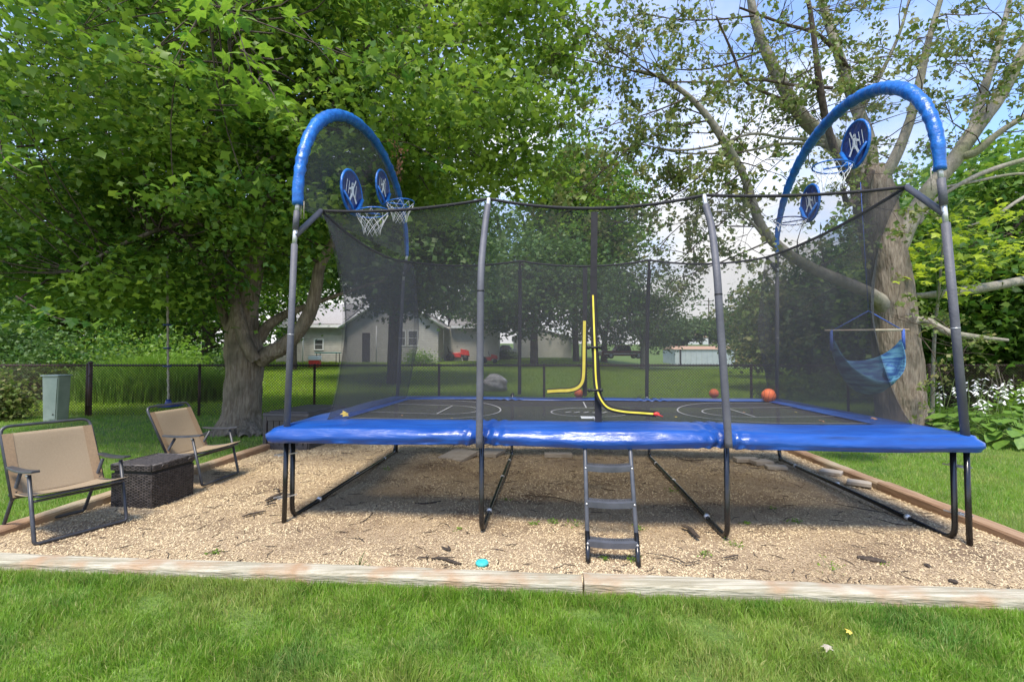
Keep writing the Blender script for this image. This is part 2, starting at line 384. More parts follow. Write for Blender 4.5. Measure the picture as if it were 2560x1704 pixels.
# ------------------------------------------------------------------ grass
def grass(name, x, y, h, w, m, z=None, segs=2, label=None, lean=.45):
    n = len(x); z = terr(x, y) if z is None else z
    hh = h*RNG.uniform(.5, 1.35, n); yaw = RNG.uniform(0, 2*pi, n); ly = 2.6*np.sin(x*7.1+2.0*np.sin(y*9.3))+2.2*np.sin(y*11.7+1.7*np.sin(x*12.1))+RNG.normal(0, 1.1, n); ln = np.abs(RNG.normal(.25, lean, n))*hh
    dx, dy = np.cos(yaw)*w/2, np.sin(yaw)*w/2; lx, ly_ = np.cos(ly)*ln, np.sin(ly)*ln
    P0 = np.stack([x-dx, y-dy, z], -1); P1 = np.stack([x+dx, y+dy, z], -1)
    tip = np.stack([x+lx, y+ly_, z+hh*np.sqrt(np.maximum(.1, 1-(ln/hh)**2*.5))], -1)
    if segs == 2:
        m0 = np.stack([x-dx*.75+lx*.35, y-dy*.75+ly_*.35, z+hh*.58], -1); m1 = np.stack([x+dx*.75+lx*.35, y+dy*.75+ly_*.35, z+hh*.58], -1)
        V = np.stack([P0, P1, m1, m0, tip], 1); tf = np.array([[0, 1, 2], [0, 2, 3], [3, 2, 4]])
    else:
        V = np.stack([P0, P1, tip], 1); tf = np.array([[0, 1, 2]])
    k = V.shape[1]
    pz = np.sin(x*2.1+1.3*np.sin(y*1.7))*np.sin(y*2.9+1.1*np.sin(x*1.3))+.5*np.sin(x*6.3+y*4.1)*np.sin(y*7.7-x*3)
    t = np.where(RNG.random(n) < .16, RNG.uniform(.4, 1, n), RNG.random(n)**2*.35)+.30*np.clip(pz, 0, 1)
    t = np.repeat(np.clip(t, 0, 1), k)
    return tag(np_obj(name, V.reshape(-1, 3), (tf[None]+(np.arange(n)*k)[:, None, None]).reshape(-1, 3), m, t, kind='stuff'), label, 'grass')
def outside_bed(x, y, pad=.02):
    a = x*CU-y*SU; b = x*SU+y*CU
    return (a < BA0-.16-pad) | (a > BA1+.16+pad) | (b < BB0-.16-pad) | (b > BB1+.16+pad)
n = 215000
y = 1.75+(3.35-1.75)*RNG.random(n)**1.15; x = RNG.uniform(-1.16, 1.16, n)*y
k = ((x*SU+y*CU) < BB0-.145)
# thin places and thicker tufts
nz = np.sin(x*5.1+y*3.3)*np.sin(y*7.7-x*2.3)+.6*np.sin(x*13+y*9)
k &= (RNG.random(n) < .74+.30*nz); x, y = x[k], y[k]; nz = nz[k]
grass('near_grass', x, y, .044*(1+.45*nz), .0046, 'blade', label='bright green mown grass in the foreground before the front timbers')
n = 34000                                                      # longer fringe against the front timbers
a = RNG.uniform(-4.4, 4.2, n); b = BB0-.145-np.abs(RNG.normal(0, .05, n))
p = LN(a, b, a*0); grass('grass_fringe', p[:, 0], p[:, 1], .060, .0046, 'blade', label='longer grass growing against the front landscape timbers')
n = 270000
y = 3.1*(11.6/3.1)**RNG.random(n); x = RNG.uniform(-1.2, 1.25, n)*y
a_ = x*CU-y*SU; k = outside_bed(x, y) & ((a_ < BA0) | (a_ > BA1) | (y > 9)) & ((x*SU+y*CU) > BB0-.16); x, y = x[k], y[k]
grass('side_grass', x, y, .045, .005*np.clip(y/4, .8, 2.6), 'blade', segs=1, label='mown grass on both sides of the wood chip bed')
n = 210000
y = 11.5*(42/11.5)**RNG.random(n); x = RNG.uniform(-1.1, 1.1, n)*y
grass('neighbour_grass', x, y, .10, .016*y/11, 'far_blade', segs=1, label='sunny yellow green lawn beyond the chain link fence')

# ------------------------------------------------------------------ landscape timbers
def timber(a0, b0, a1, b1, ztop, m, label, w=.14, seed=0):
    rn = random.Random(seed); A = L(a0, b0); B = L(a1, b1); d = (B-A).normalized(); s = Vector((-d.y, d.x, 0))
    prof = [(-.5, -.06), (-.5, ztop-.018), (-.42, ztop-.004), (-.2, ztop), (.2, ztop), (.42, ztop-.004), (.5, ztop-.018), (.5, -.06)]
    nseg = max(8, int((B-A).length/.12)); vs = []
    for i in range(nseg+1):
        c = A+(B-A)*i/nseg
        for (u, z) in prof:
            j = Vector((0, 0, rn.uniform(-.0022, .0022))) if z > 0 else Vector((0, 0, 0))
            vs.append(c+s*(u*w+rn.uniform(-.0016, .0016))+Vector((0, 0, z+.004*sin(i*.21+seed)))+j)
    q = len(prof); fs = [(i*q+j, i*q+j+1, (i+1)*q+j+1, (i+1)*q+j) for i in range(nseg) for j in range(q-1)]
    fs += [tuple(range(q)), tuple(nseg*q+j for j in range(q-1, -1, -1))]
    mb = MB(); mb.add(vs, fs, False); o = mb.build('landscape_timber', m)
    return tag(o, label, 'timber', 'timbers edging the wood chip bed')
ja = toL(G(1455, 1430, .1))[0]
timber(-5.0, BB0-.07, ja-.006, BB0-.07, .100, 'timber', 'pale weathered timber along the front edge, left of the ladder', seed=1)
timber(ja+.006, BB0-.07, 4.6, BB0-.07, .106, 'timber', 'pale weathered timber along the front edge, from the ladder to the right', seed=2)
timber(BA1+.07, BB0+.006, BA1+.07, 5.45, .105, 'timber_b', 'brown sided timber on the right edge, nearer one', seed=3)
timber(BA1+.07, 5.46, BA1+.07, BB1+.1, .098, 'timber_b', 'brown sided timber on the right edge, farther one', seed=4)
timber(BA0-.07, BB0+.006, BA0-.07, 5.7, .10, 'timber_b', 'weathered timber on the left edge behind the near chair', seed=5)
timber(BA0-.07, 5.71, BA0-.07, BB1+.1, .095, 'timber_b', 'weathered timber on the left edge running to the deck box', seed=6)
timber(BA0+.004, BB1+.07, BA1-.004, BB1+.07, .09, 'timber_b', 'timber across the back edge of the bed behind the trampoline', seed=7)

# ================================================================== TRAMPOLINE
A0, A1, B0, B1 = -2.28, 3.11, 4.04, 6.80; MA = (-.56, 1.34)
TR = empty('trampoline', L((A0+A1)/2, (B0+B1)/2, 0), 'large rectangular trampoline with blue pads, grey poles and black net on the wood chips', 'trampoline')
CA, CB = (A0+A1)/2, (B0+B1)/2
def matz(a, b):
    u = (a-CA)/2.4; v = (b-CB)/1.1; return .842-.035*max(0, 1-u*u)*max(0, 1-v*v)
# jumping mat
mt = grid(lambda u, v: L(A0+.22+(A1-A0-.44)*u, B0+.22+(B1-B0-.44)*v, matz(A0+.22+(A1-A0-.44)*u, B0+.22+(B1-B0-.44)*v)), 40, 24)
jm = mt.build('jumping_mat', 'mat_black', TR)
so_ = jm.modifiers.new('solid', 'SOLIDIFY'); so_.thickness = .006; so_.offset = -1
# printed court lines: thin flat ribbons lying on the mat
def ribbon(pts, w, name='court_line', m='line'):
    mb = MB(); vs = []
    for i, (a, b) in enumerate(pts):
        a2, b2 = pts[min(i+1, len(pts)-1)]; a1, b1 = pts[max(i-1, 0)]
        dx, dy = a2-a1, b2-b1; q = math.hypot(dx, dy) or 1; nx, ny = -dy/q*w/2, dx/q*w/2
        vs += [L(a+nx, b+ny, matz(a+nx, b+ny)+.005), L(a-nx, b-ny, matz(a-nx, b-ny)+.005)]
    mb.add(vs, [(2*i, 2*i+1, 2*i+3, 2*i+2) for i in range(len(pts)-1)]); return mb.build(name, m, jm)
def arcp(a, b, ra, rb, t0, t1, n=36): return [(a+ra*cos(t0+(t1-t0)*i/n), b+rb*sin(t0+(t1-t0)*i/n)) for i in range(n+1)]
W_ = .016
for sgn, ae in ((1, A0+.32), (-1, A1-.32)):
    three = [(ae, CB+.92)]+[(ae+sgn*.6, CB+.92)]+[(ae+sgn*(.6+.78*sin(t)), CB+.92*cos(t)) for t in np.linspace(.05, pi-.05, 34)]+[(ae+sgn*.6, CB-.92), (ae, CB-.92)]
    ribbon(three, W_)
    key = [(ae, CB+.42), (ae+sgn*.75, CB+.42)]+[(ae+sgn*(.75+.38*sin(t)), CB+.42*cos(t)) for t in np.linspace(.1, pi-.1, 24)]+[(ae+sgn*.75, CB-.42), (ae, CB-.42)]
    ribbon(key, W_)
    ribbon([(ae+sgn*.75, CB+.40), (ae+sgn*.75, CB-.40)], W_)
ribbon(arcp(CA, CB, .42, .42, 0, 2*pi), W_)
ribbon([(CA, CB-.95), (CA, CB-.43)], W_); ribbon([(CA, CB+.43), (CA, CB+.95)], W_)
# white leaping letters of the centre mark: short bars
for i in range(5): ribbon([(CA-.26+i*.1, CB-.03), (CA-.20+i*.1, CB+.05)], .03)
lb = MB(); q = toL(onB(1474, 1025, 4.9)); lb.add([L(CA-.12, 4.82, matz(CA, 4.9)+.006), L(CA+.02, 4.82, matz(CA, 4.9)+.006), L(CA+.02, 5.0, matz(CA, 4.9)+.006), L(CA-.12, 5.0, matz(CA, 4.9)+.006)], [(0, 1, 2, 3)])
lb.build('white_tag', 'white', jm)

# safety pad: draped vinyl ring
def rrect(hx, hy, r, nx, ny, nc):
    """points + outward normals round a rounded rectangle, starting at the front left, going right along the front"""
    out = []
    def side(p, q, nrm, n):
        for i in range(n): out.append((p[0]+(q[0]-p[0])*i/n, p[1]+(q[1]-p[1])*i/n, nrm))
    def cor(c, t0):
        for i in range(nc):
            t = t0+pi/2*i/nc; out.append((c[0]+r*cos(t), c[1]+r*sin(t), (cos(t), sin(t))))
    X, Y = hx-r, hy-r
    side((-X, -hy), (X, -hy), (0, -1), nx); cor((X, -Y), -pi/2)
    side((hx, -Y), (hx, Y), (1, 0), ny); cor((X, Y), 0)
    side((X, hy), (-X, hy), (0, 1), nx); cor((-X, Y), pi/2)
    side((-hx, Y), (-hx, -Y), (-1, 0), ny); cor((-X, -Y), pi)
    return out
HX, HY = (A1-A0)/2, (B1-B0)/2
prof = [(-.34, .866), (-.30, .872), (-.23, .876), (-.14, .878), (-.05, .876), (.04, .868), (.11, .862), (.165, .855), (.20, .846), (.217, .828), (.225, .80), (.228, .768), (.226, .75), (.222, .742), (.216, .732), (.18, .726)]
rings = [rrect(HX+d-(.10 if d > .04 else 0), HY+d-(.03 if d > .04 else 0), max(.02, .03+d*.3), 300, 150, 12) for d, z in prof]
nr = len(rings[0]); vs = []
def wrap(x, y, j, d, z):
    """folds: long soft drapes, short creases, and gathers where the mid poles pinch the pad"""
    out = 0.; dz = 0.
    skirt = max(0, (j-6)/9.); top = 1-abs(j-4)/5. if j < 9 else 0
    dz += .012*mn.noise(Vector((x*1.1, y*1.1, 3)))+.003*mn.noise(Vector((x*4, y*4, j*.3)))*max(top, .3)
    out += .016*mn.noise(Vector((x*1.6, y*1.6, j*.18+9)))*skirt+.012*mn.noise(Vector((x*5+3*z, y*5, j*.45)))*min(1, skirt*2)
    # horizontal crease that wanders along the edge
    c = 8.6+1.6*mn.noise(Vector((x*.7, y*.7, 21))); out -= .024*math.exp(-((j-c)/.8)**2); out += .018*math.exp(-((j-c-1.7)/.8)**2); kk = mn.noise(Vector((x*1.9, y*1.9, 77))); out += .014*max(0, kk)*sin(j*1.5+x*9)*min(1, skirt*2.5); c2 = 5.2+1.3*mn.noise(Vector((x*.9, y*.9, 55))); dz -= .010*math.exp(-((j-c2)/.7)**2)
    for ma in MA:
        for sb in (-1, 1):
            if abs(y-sb*HY) < .4:
                t = x-(ma-CA); g = math.exp(-(t/.10)**2)
                out -= .05*g*min(1, j/8.); out += .018*sin(t*75+j*.8)*math.exp(-(t/.16)**2)*min(1, skirt*2+.3); dz += .010*sin(t*60-j*.5)*math.exp(-(t/.16)**2)
    hang = -.02*math.exp(-((x-(.45-CA))/.5)**2)*skirt if y < 0 else 0
    return out, dz+hang+.008*mn.noise(Vector((x*2.3, y*2.3, 40)))*skirt
for i in range(nr):
    for j, (d, z) in enumerate(prof):
        x, y, nrm = rings[j][i]; o_, dz = wrap(x, y, j, d, z)
        vs.append(L(CA+x+nrm[0]*o_, CB+y+nrm[1]*o_, z+dz-.012))
q = len(prof); mb = MB(); mb.add(vs, [(i*q+j, i*q+j+1, ((i+1) % nr)*q+j+1, ((i+1) % nr)*q+j) for i in range(nr) for j in range(q-1)], True)
pad = mb.build('safety_pad', 'vinyl', TR)
sd = pad.modifiers.new('solid', 'SOLIDIFY'); sd.thickness = .006; sd.offset = -1
# frame rail below the pad
mb = MB(); mb.tube([L(A0, B0, .80), L(A1, B0, .80), L(A1, B1, .80), L(A0, B1, .80)], .028, 10, closed=True); mb.build('frame_rail', 'steel_black', TR)

# legs: four U-shaped tubes, front to back
def bent(pts, r=.1, n=5):
    out = [Vector(pts[0])]
    for i in range(1, len(pts)-1):
        a, b, c = Vector(pts[i-1]), Vector(pts[i]), Vector(pts[i+1]); d1 = (a-b).normalized(); d2 = (c-b).normalized()
        rr = min(r, (a-b).length*.45, (c-b).length*.45); s, e = b+d1*rr, b+d2*rr
        for k in range(n+1):
            t = k/n; out.append(s*(1-t)**2+b*2*t*(1-t)+e*t*t)
    out.append(Vector(pts[-1])); return out
for a, bf in ((A0+.03, B0), (MA[0], B0-.20), (MA[1], B0-.20), (A1-.05, B0-.08)):
    inn = .05 if a > 0 else -.05
    mb = MB(); mb.tube(bent([L(a, bf, .80), L(a, bf, .042), L(a*.985, CB-.3, .075), L(a*.985, CB+.3, .075), L(a, B1, .055), L(a, B1, .80)], .11), .0205, 12)
    leg = mb.build('leg_frame', 'steel_black', TR)
    for bc, zc in ((bf+.45, .066), (CB+.0, .078), (B1-.5, .066)):
        c = MB(); c.tube([L(a*.99, bc-.012, zc), L(a*.99, bc+.012, zc)], .0235, 12); c.build('joint_collar', 'galv', leg)
# corner poles
def clamp(p, q, par):
    mb = MB(); d = (q-p)
    az = atan2(d.y, d.x); sd_ = Vector((-d.y, d.x, 0)).normalized()*.03; [mb.box((p+q)/2+sd_*s_, (d.length+.05, .005, .010), rz=az) for s_ in (-1, 1)]
    mb.tube([p+(q-p)*.5+Vector((0, -.045, 0)), p+(q-p)*.5+Vector((0, .045, 0))], .006, 6)
    mb.build('clamp', 'galv', par)
FT = {}
def corner_pole(px_list, plane_b, ab, foam_r, side):
    """px_list: pole foam bottom, brace joint, sleeve bottom, in the photo"""
    (x0, y0), (xm, ym), (x1, y1) = px_list
    pm = onB(xm, ym, plane_b); pt = onB(x1, y1, plane_b); pb = L(ab[0], ab[1], .78)
    low = L(ab[0]-(.05 if side > 0 and ab[1] < 5 else 0), ab[1]-(.07 if side > 0 else .02), -.03)
    mb = MB(); mb.tube([low, pb], .020, 12); pole = mb.build('pole', 'steel_black', TR, label='black lower tube of a corner pole')
    mid = pb.lerp(pm, .5); d = (pm-pb).normalized()
    f = MB(); f.tube([pb+Vector((0, 0, -.01)), mid, pm-d*.07], foam_r, 14); f.build('foam_cover', 'foam', pole)
    for u_, v_ in ((pm-d*.08, pm+(pt-pm)*.25), (pt-(pt-pm)*.22, pt+(pt-pm)*.1)):
        j = MB(); j.tube([u_, v_], .019, 12); j.build('joint', 'galv', pole)
    j = MB(); j.tube([mid-d*.003, mid+d*.003], foam_r+.001, 14); j.build('joint_ring', 'galv', pole)
    g = MB(); g.tube([pm+(pt-pm)*.2, pt-(pt-pm)*.2], foam_r*.96, 14); g.build('upper_foam', 'foam', pole)
    return pole, pm, pt
# (pole, joint, top)
pl, pml, ptl = corner_pole([(720, 1045), (737, 590), (744, 512)], B0-.10, (A0+.02, B0-.085), .0265, -1)
pr, pmr, ptr = corner_pole([(2413, 1050), (2362, 535), (2350, 425)], B0-.13, (A1+.01, B0-.125), .029, 1)
pbl, pmbl, ptbl = corner_pole([(992, 980), (1009, 690), (1017, 640)], B1+.08, (A0+.03, B1+.08), .025, -1)
pbr, pmbr, ptbr = corner_pole([(1963, 990), (1943, 680), (1942, 630)], B1+.08, (A1-.03, B1+.08), .025, 1)
for pole, a, bb_ in ((pl, A0, B0), (pr, A1, B0)):
    for z in (.60, .24): clamp(L(a+.03 if a < 0 else a-.02, bb_, z), L(a-.03 if a < 0 else a-.01+.02, bb_-.11, z), pole)
for z in (.60,): clamp(L(A0+.03, B1, z), L(A0+.03, B1+.08, z), pbl); clamp(L(A1-.02, B1, z), L(A1-.03, B1+.08, z), pbr)
# net corners and posts
cTL = onB(803, 527, 4.22); cTR = onB(2266, 467, 4.26); cBR = onB(1916, 643, 6.58); cBL = onB(1030, 655, 6.58)
for p, c, par in ((pml, cTL, pl), (pmr, cTR, pr), (pmbl, cBL, pbl), (pmbr, cBR, pbr)):
    mb = MB(); mb.tube([p, c], .025 if p.y < 5 else .020, 12); mb.build('net_arm', 'foam', par)
# mid poles in front
def mid_pole(path, r=.028, cut=.62, back=False):
    pts = [onB(x, y, b_) for x, y, b_ in path]; sp, rr = spline([(p.x, p.y, p.z, r) for p in pts], 6)
    mb = MB(); mb.tube(sp[:-5], r, 14); pole = mb.build('pole', 'webbing' if back else 'foam', TR)
    j = MB(); j.tube(sp[-6:], .019 if not back else .016, 12); j.build('pole_tip', 'galv' if not back else 'webbing', pole)
    j = MB(); c = sp[len(sp)//2-3]; j.tube([c-Vector((0, 0, .006)), c+Vector((0, 0, .006))], r+.0015, 14); j.build('joint_ring', 'black', pole)
    return pts[-1]
t2 = mid_pole([(1198, 1118, B0-.26), (1200, 950, B0-.26), (1201, 790, B0-.26), (1203, 671, B0-.20), (1212, 570, B0+.02), (1219, 520, B0+.12), (1222, 497, B0+.17)])
t3 = mid_pole([(1822, 1118, B0-.26), (1813, 985, B0-.26), (1800, 800, B0-.26), (1792, 680, B0-.20), (1779, 570, B0+.02), (1766, 520, B0+.12), (1760, 488, B0+.17)])
s2 = mid_pole([(1299, 985, B1+.12), (1299, 880, B1+.12), (1300, 780, B1+.10), (1300, 720, B1+.04), (1300, 680, B1-.1), (1300, 652, B1-.2)], r=.026, back=True)
s3 = mid_pole([(1617, 990, B1+.12), (1618, 880, B1+.12), (1619, 780, B1+.10), (1621, 720, B1+.04), (1623, 680, B1-.1), (1623, 650, B1-.2)], r=.026, back=True)
for a in MA:
    mb = MB(); mb.tube([L(a, B1+.1, .45), L(a, B1+.12, .9)], .024, 10); mb.build('pole_socket', 'steel_black', TR)
# ------------------------------------------------------------------ net
def topcurve(pts, sag, n=22):
    out = []
    for i in range(len(pts)-1):
        for k in range(n):
            t = k/n; p = pts[i].lerp(pts[i+1], t); p.z -= 4*sag[i]*t*(1-t); out.append(p)
    out.append(pts[-1].copy()); return out
def panel(name, top, A, B, m, bowA, bowB, inn):
    nt = len(top)-1
    def fn(u, v):
        i = u*nt; k = min(int(i), nt-1); t = top[k].lerp(top[k+1], i-k); bt = A.lerp(B, u)
        p = bt.lerp(t, v); w = sin(pi*v)**.8
        p += bowA*w*math.exp(-(u/.10)) + bowB*w*math.exp(-((1-u)/.10)) + inn*.05*w
        p += inn*(.035*mn.noise(Vector((u*9, v*3, 5)))+.02*mn.noise(Vector((u*26, v*2.2, 15))))*w
        return p
    return grid(fn, nt, 20).build(name, m, TR), [fn(i/nt, 1) for i in range(nt+1)]
bFL, bFR = L(-2.05, 4.26, .852), L(3.02, 4.30, .852); bBR, bBL = L(2.86, 6.56, .852), L(-2.02, 6.56, .852)
U = L(1, 0)-L(0, 0); Vv = L(0, 1)-L(0, 0)
bl, br = (U*.12+Vv*.06), (U*-.20+Vv*.08); kr, kl = (U*-.10-Vv*.06), (U*.10-Vv*.06)
topF = topcurve([cTL, t2, t3, cTR], [.045, .10, .035]); topB = topcurve([cBL, s2, s3, cBR], [.06, .08, .07])
topL = topcurve([cTL, cBL], [.12], 30); topR = topcurve([cTR, cBR], [.06], 30)
panel('net', topF, bFL, bFR, M['net_f'], bl, br, Vv)
panel('net', topB, bBL, bBR, M['net_f'], kl, kr, -Vv)
panel('net', topL, bFL, bBL, M['net_s'], bl, kl, U)
panel('net', topR, bFR, bBR, M['net_s'], br, kr, -U)
for tc_, r in ((topF, .014), (topB, .013), (topL, .015), (topR, .016)):
    mb = MB(); mb.tube(tc_, r, 8); mb.build('net_rope', 'webbing', TR)
for A_, B_ in ((bFL, bFR), (bBL, bBR), (bFL, bBL), (bFR, bBR)):
    mb = MB(); mb.tube([A_, B_], .012, 6, flat=1.0); mb.build('net_hem', 'webbing', TR)
# door flap band and the zips with yellow tape
def strip(pts, w, th, nrm, name, m, par):
    mb = MB(); vs = []
    for i, p in enumerate(pts):
        d = (pts[min(i+1, len(pts)-1)]-pts[max(i-1, 0)]).normalized(); s = d.cross(nrm).normalized()*w/2
        vs += [p+s, p-s, p-s+nrm*th, p+s+nrm*th]
    fs = []
    for i in range(len(pts)-1):
        for j in range(4): fs.append((i*4+j, i*4+(j+1) % 4, (i+1)*4+(j+1) % 4, (i+1)*4+j))
    fs += [(3, 2, 1, 0), tuple(len(pts)*4-4+j for j in range(4))]
    mb.add(vs, fs); return mb.build(name, m, par)
ND = -Vv
band = strip([onB(1486, 530, 4.21), onB(1484, 700, 4.21), onB(1486, 860, 4.20), onB(1494, 960, 4.20), onB(1496, 1053, 4.20)], .058, .004, ND, 'door_flap', 'webbing', TR)
bandb = strip([onB(1463, 668, 6.50), onB(1462, 800, 6.50), onB(1462, 900, 6.50), onB(1462, 990, 6.50)], .06, .004, ND, 'door_flap', 'webbing', TR)
def zipper(px, b_, w, par, dn):
    pts = [onB(x, y, b_) for x, y in px]; sp, _ = spline([(p.x, p.y, p.z, 1) for p in pts], 5)
    z = strip(sp, w*(3.3 if w < .03 else 1.6), .012, ND, 'zip_border', 'webbing', par)
    strip([p+ND*(.0125) for p in sp], w*.9, .006, ND, 'yellow_tape', 'yellow', z); return z, sp
z1, sp1 = zipper([(1482, 738), (1484, 800), (1487, 880), (1489, 940), (1494, 978), (1506, 1004), (1524, 1020), (1560, 1028), (1600, 1031), (1640, 1034)], 4.17, .0155, band, 1)
mb = MB(); mb.ball(sp1[-1]+ND*.02, .022, 10, 6, (1.3, .6, .8)); mb.tube([sp1[-1]+ND*.03, sp1[-1]+ND*.03+Vector((.05, 0, -.02))], .006, 6); mb.build('zip_pull', 'red', z1)
for (x, y) in ((1486, 868), (1488, 975)):
    p = onB(x, y, 4.15); mb = MB(); mb.tube([p-Vector((.06, 0, 0)), p+Vector((.06, 0, 0))], .010, 8); mb.ball(p+Vector((-.05, 0, 0)), .018, 8, 6); mb.ball(p+Vector((.05, 0, 0)), .018, 8, 6); mb.build('buckle', 'black', z1)
zipper([(1461, 802), (1460, 870), (1459, 930), (1455, 955), (1443, 969), (1422, 975), (1396, 976), (1368, 978)], 6.46, .042, bandb, 1)

# ------------------------------------------------------------------ arches with blue sleeves and hoops
def arch(p0, p1, apex, r0, rt, r1, apos, netm):
    """half ellipse between two pole tops; apex height, sleeve radii front / top / back"""
    pts = []; rr = []; n = 130
    for i in range(n+1):
        t = pi*i/n; s = (1-cos(t))/2; s = s**(1+.12*(1-s)); c = p0.lerp(p1, s); c.z += apex*sin(t)
        pts.append(c); f = i/n
        base = r0*(1-f)**1+r1*f; base += (rt-.5*(r0+r1))*sin(pi*f)
        rr.append(base*(1+.04*sin(i*1.9)+.09*random.uniform(-1, 1)))
    mb = MB(); mb.tube(pts, [.016]*len(pts), 8); ar = mb.build('arch', 'galv', TR)
    mb = MB(); mb.tube(pts, rr, 14, jit=.10); mb.build('arch_sleeve', 'sleeve', ar)
    def fn(u, v):
        i = min(int(u*n), n); q = pts[i]; s = u; b_ = p0.lerp(p1, (1-cos(pi*u))/2); b_.z -= .02; return b_.lerp(q, v*.985)
    grid(fn, 40, 10).build('arch_net', netm, ar)
    return ar
aL = arch(ptl, ptbl, 1.24, .043, .056, .027, 0, 'net_a')
aR = arch(ptr, ptbr, 1.16, .042, .058, .027, 0, 'net_r')
mb = MB(); 
for dx in (.03, .055): mb.tube([ptl+Vector((dx, 0, .03)), ptl+Vector((dx, 0, -.12))], .004, 6)
mb.build('sleeve_cord', 'rope', aL)
mb = MB(); mb.tube([ptr+Vector((-.07, 0, .02)), ptr+Vector((-.07, 0, -.16))], .004, 6); mb.build('sleeve_cord', 'rope', aR)
def hoop(px, py, aplane, sgn, hw, hh, par, net):
    c = onA(px, py, aplane); n_ = U*sgn; e1 = Vv; e2 = Vector((0, 0, 1))
    q = lambda x, y, z=0.: c+e1*x+e2*y+n_*z
    hp = MB(); hp.add([q(0, 0, 0)]+[q(hw*.98*cos(t), hh*.98*sin(t), .006) for t in np.linspace(0, 2*pi, 40, endpoint=False)], [(0, i+1, (i+1) % 40+1) for i in range(40)])
    hp.add([q(0, 0, -.012)]+[q(hw*.98*cos(t), hh*.98*sin(t), -.012) for t in np.linspace(0, 2*pi, 40, endpoint=False)], [(0, (i+1) % 40+1, i+1) for i in range(40)])
    board = hp.build('hoop_board', 'navy', par)
    mb = MB(); mb.tube([q(hw*cos(t), hh*sin(t), 0) for t in np.linspace(0, 2*pi, 44, endpoint=False)], .013, 8, closed=True); 
    # diagonal sling straps running from the board sides to the foot
    for x0, y0, w in ((.95, .0, .02), (.85, -.35, .014), (-.9, -.25, .014), (.6, -.6, .012)):
        mb.tube([q(hw*x0, hh*y0, .012), q(hw*x0*.35, -hh*.7, .03), q(-hw*.15, -hh*1.05, .05)], w, 6)
    mb.build('board_frame', 'sleeve', board)
    # white leaping figure printed on the board: body, legs, raised arm, head
    fg = MB(); F_ = lambda pts: fg.add([q(x*hw, y*hh, .009) for x, y in pts], [tuple(range(len(pts)))])
    F_([(-.08, .30), (.10, .32), (.12, -.02), (-.10, -.04)]); F_([(-.10, -.02), (.04, -.02), (-.26, -.50), (-.38, -.44)])
    F_([(.0, .0), (.12, .0), (.42, -.36), (.30, -.44)]); F_([(.06, .30), (.12, .26), (.34, .66), (.26, .70)]); F_([(-.08, .26), (-.04, .16), (-.34, .02), (-.36, .10)])
    F_([(-.06, .36), (.04, .34), (.06, .46), (-.02, .50)])
    for k in range(5):
        x = -.55+k*.22; F_([(x, .45), (x+.04, .44), (x-.08, -.2), (x-.12, -.18)])
    fg.build('leaping_figure', 'white', board)
    rc = q(-hw*.1, -hh*1.0, .22); R_ = .165
    mb = MB(); mb.tube([rc+n_*R_*cos(t)+e1*R_*sin(t)+e2*(.02*cos(t)) for t in np.linspace(0, 2*pi, 36, endpoint=False)], .007, 8, closed=True)
    mb.tube([q(-hw*.1, -hh*1.02, .0), rc-n_*R_], .015, 8); mb.tube([q(-hw*.1, -hh*.9, .02), rc+n_*R_*.5-e2*.02], .008, 6)
    rim = mb.build('hoop_rim', 'sleeve' if net else 'navy', par)
    mb = MB(); K = 10
    lv = [(1, 0), (.82, -.06), (.64, -.12), (.52, -.17), (.5, -.22)] if net else [(1, 0), (.8, -.05), (.75, -.10)]
    for k in range(K):
        for s in (-1, 1):
            pts = [rc+(n_*cos(2*pi*(k+s*i*.5)/K)+e1*sin(2*pi*(k+s*i*.5)/K))*R_*r_+e2*z_ for i, (r_, z_) in enumerate(lv)]
            mb.tube(pts, .0022, 4)
    mb.build('hoop_net', 'white', rim)
hoop(880, 482, A0+.27, 1, .25, .215, TR, True); hoop(957, 470, A0+.27, 1, .22, .20, TR, True)
hoop(2138, 362, A1-.22, -1, .21, .215, TR, True); hoop(2025, 508, A1-.22, -1, .19, .20, TR, False)

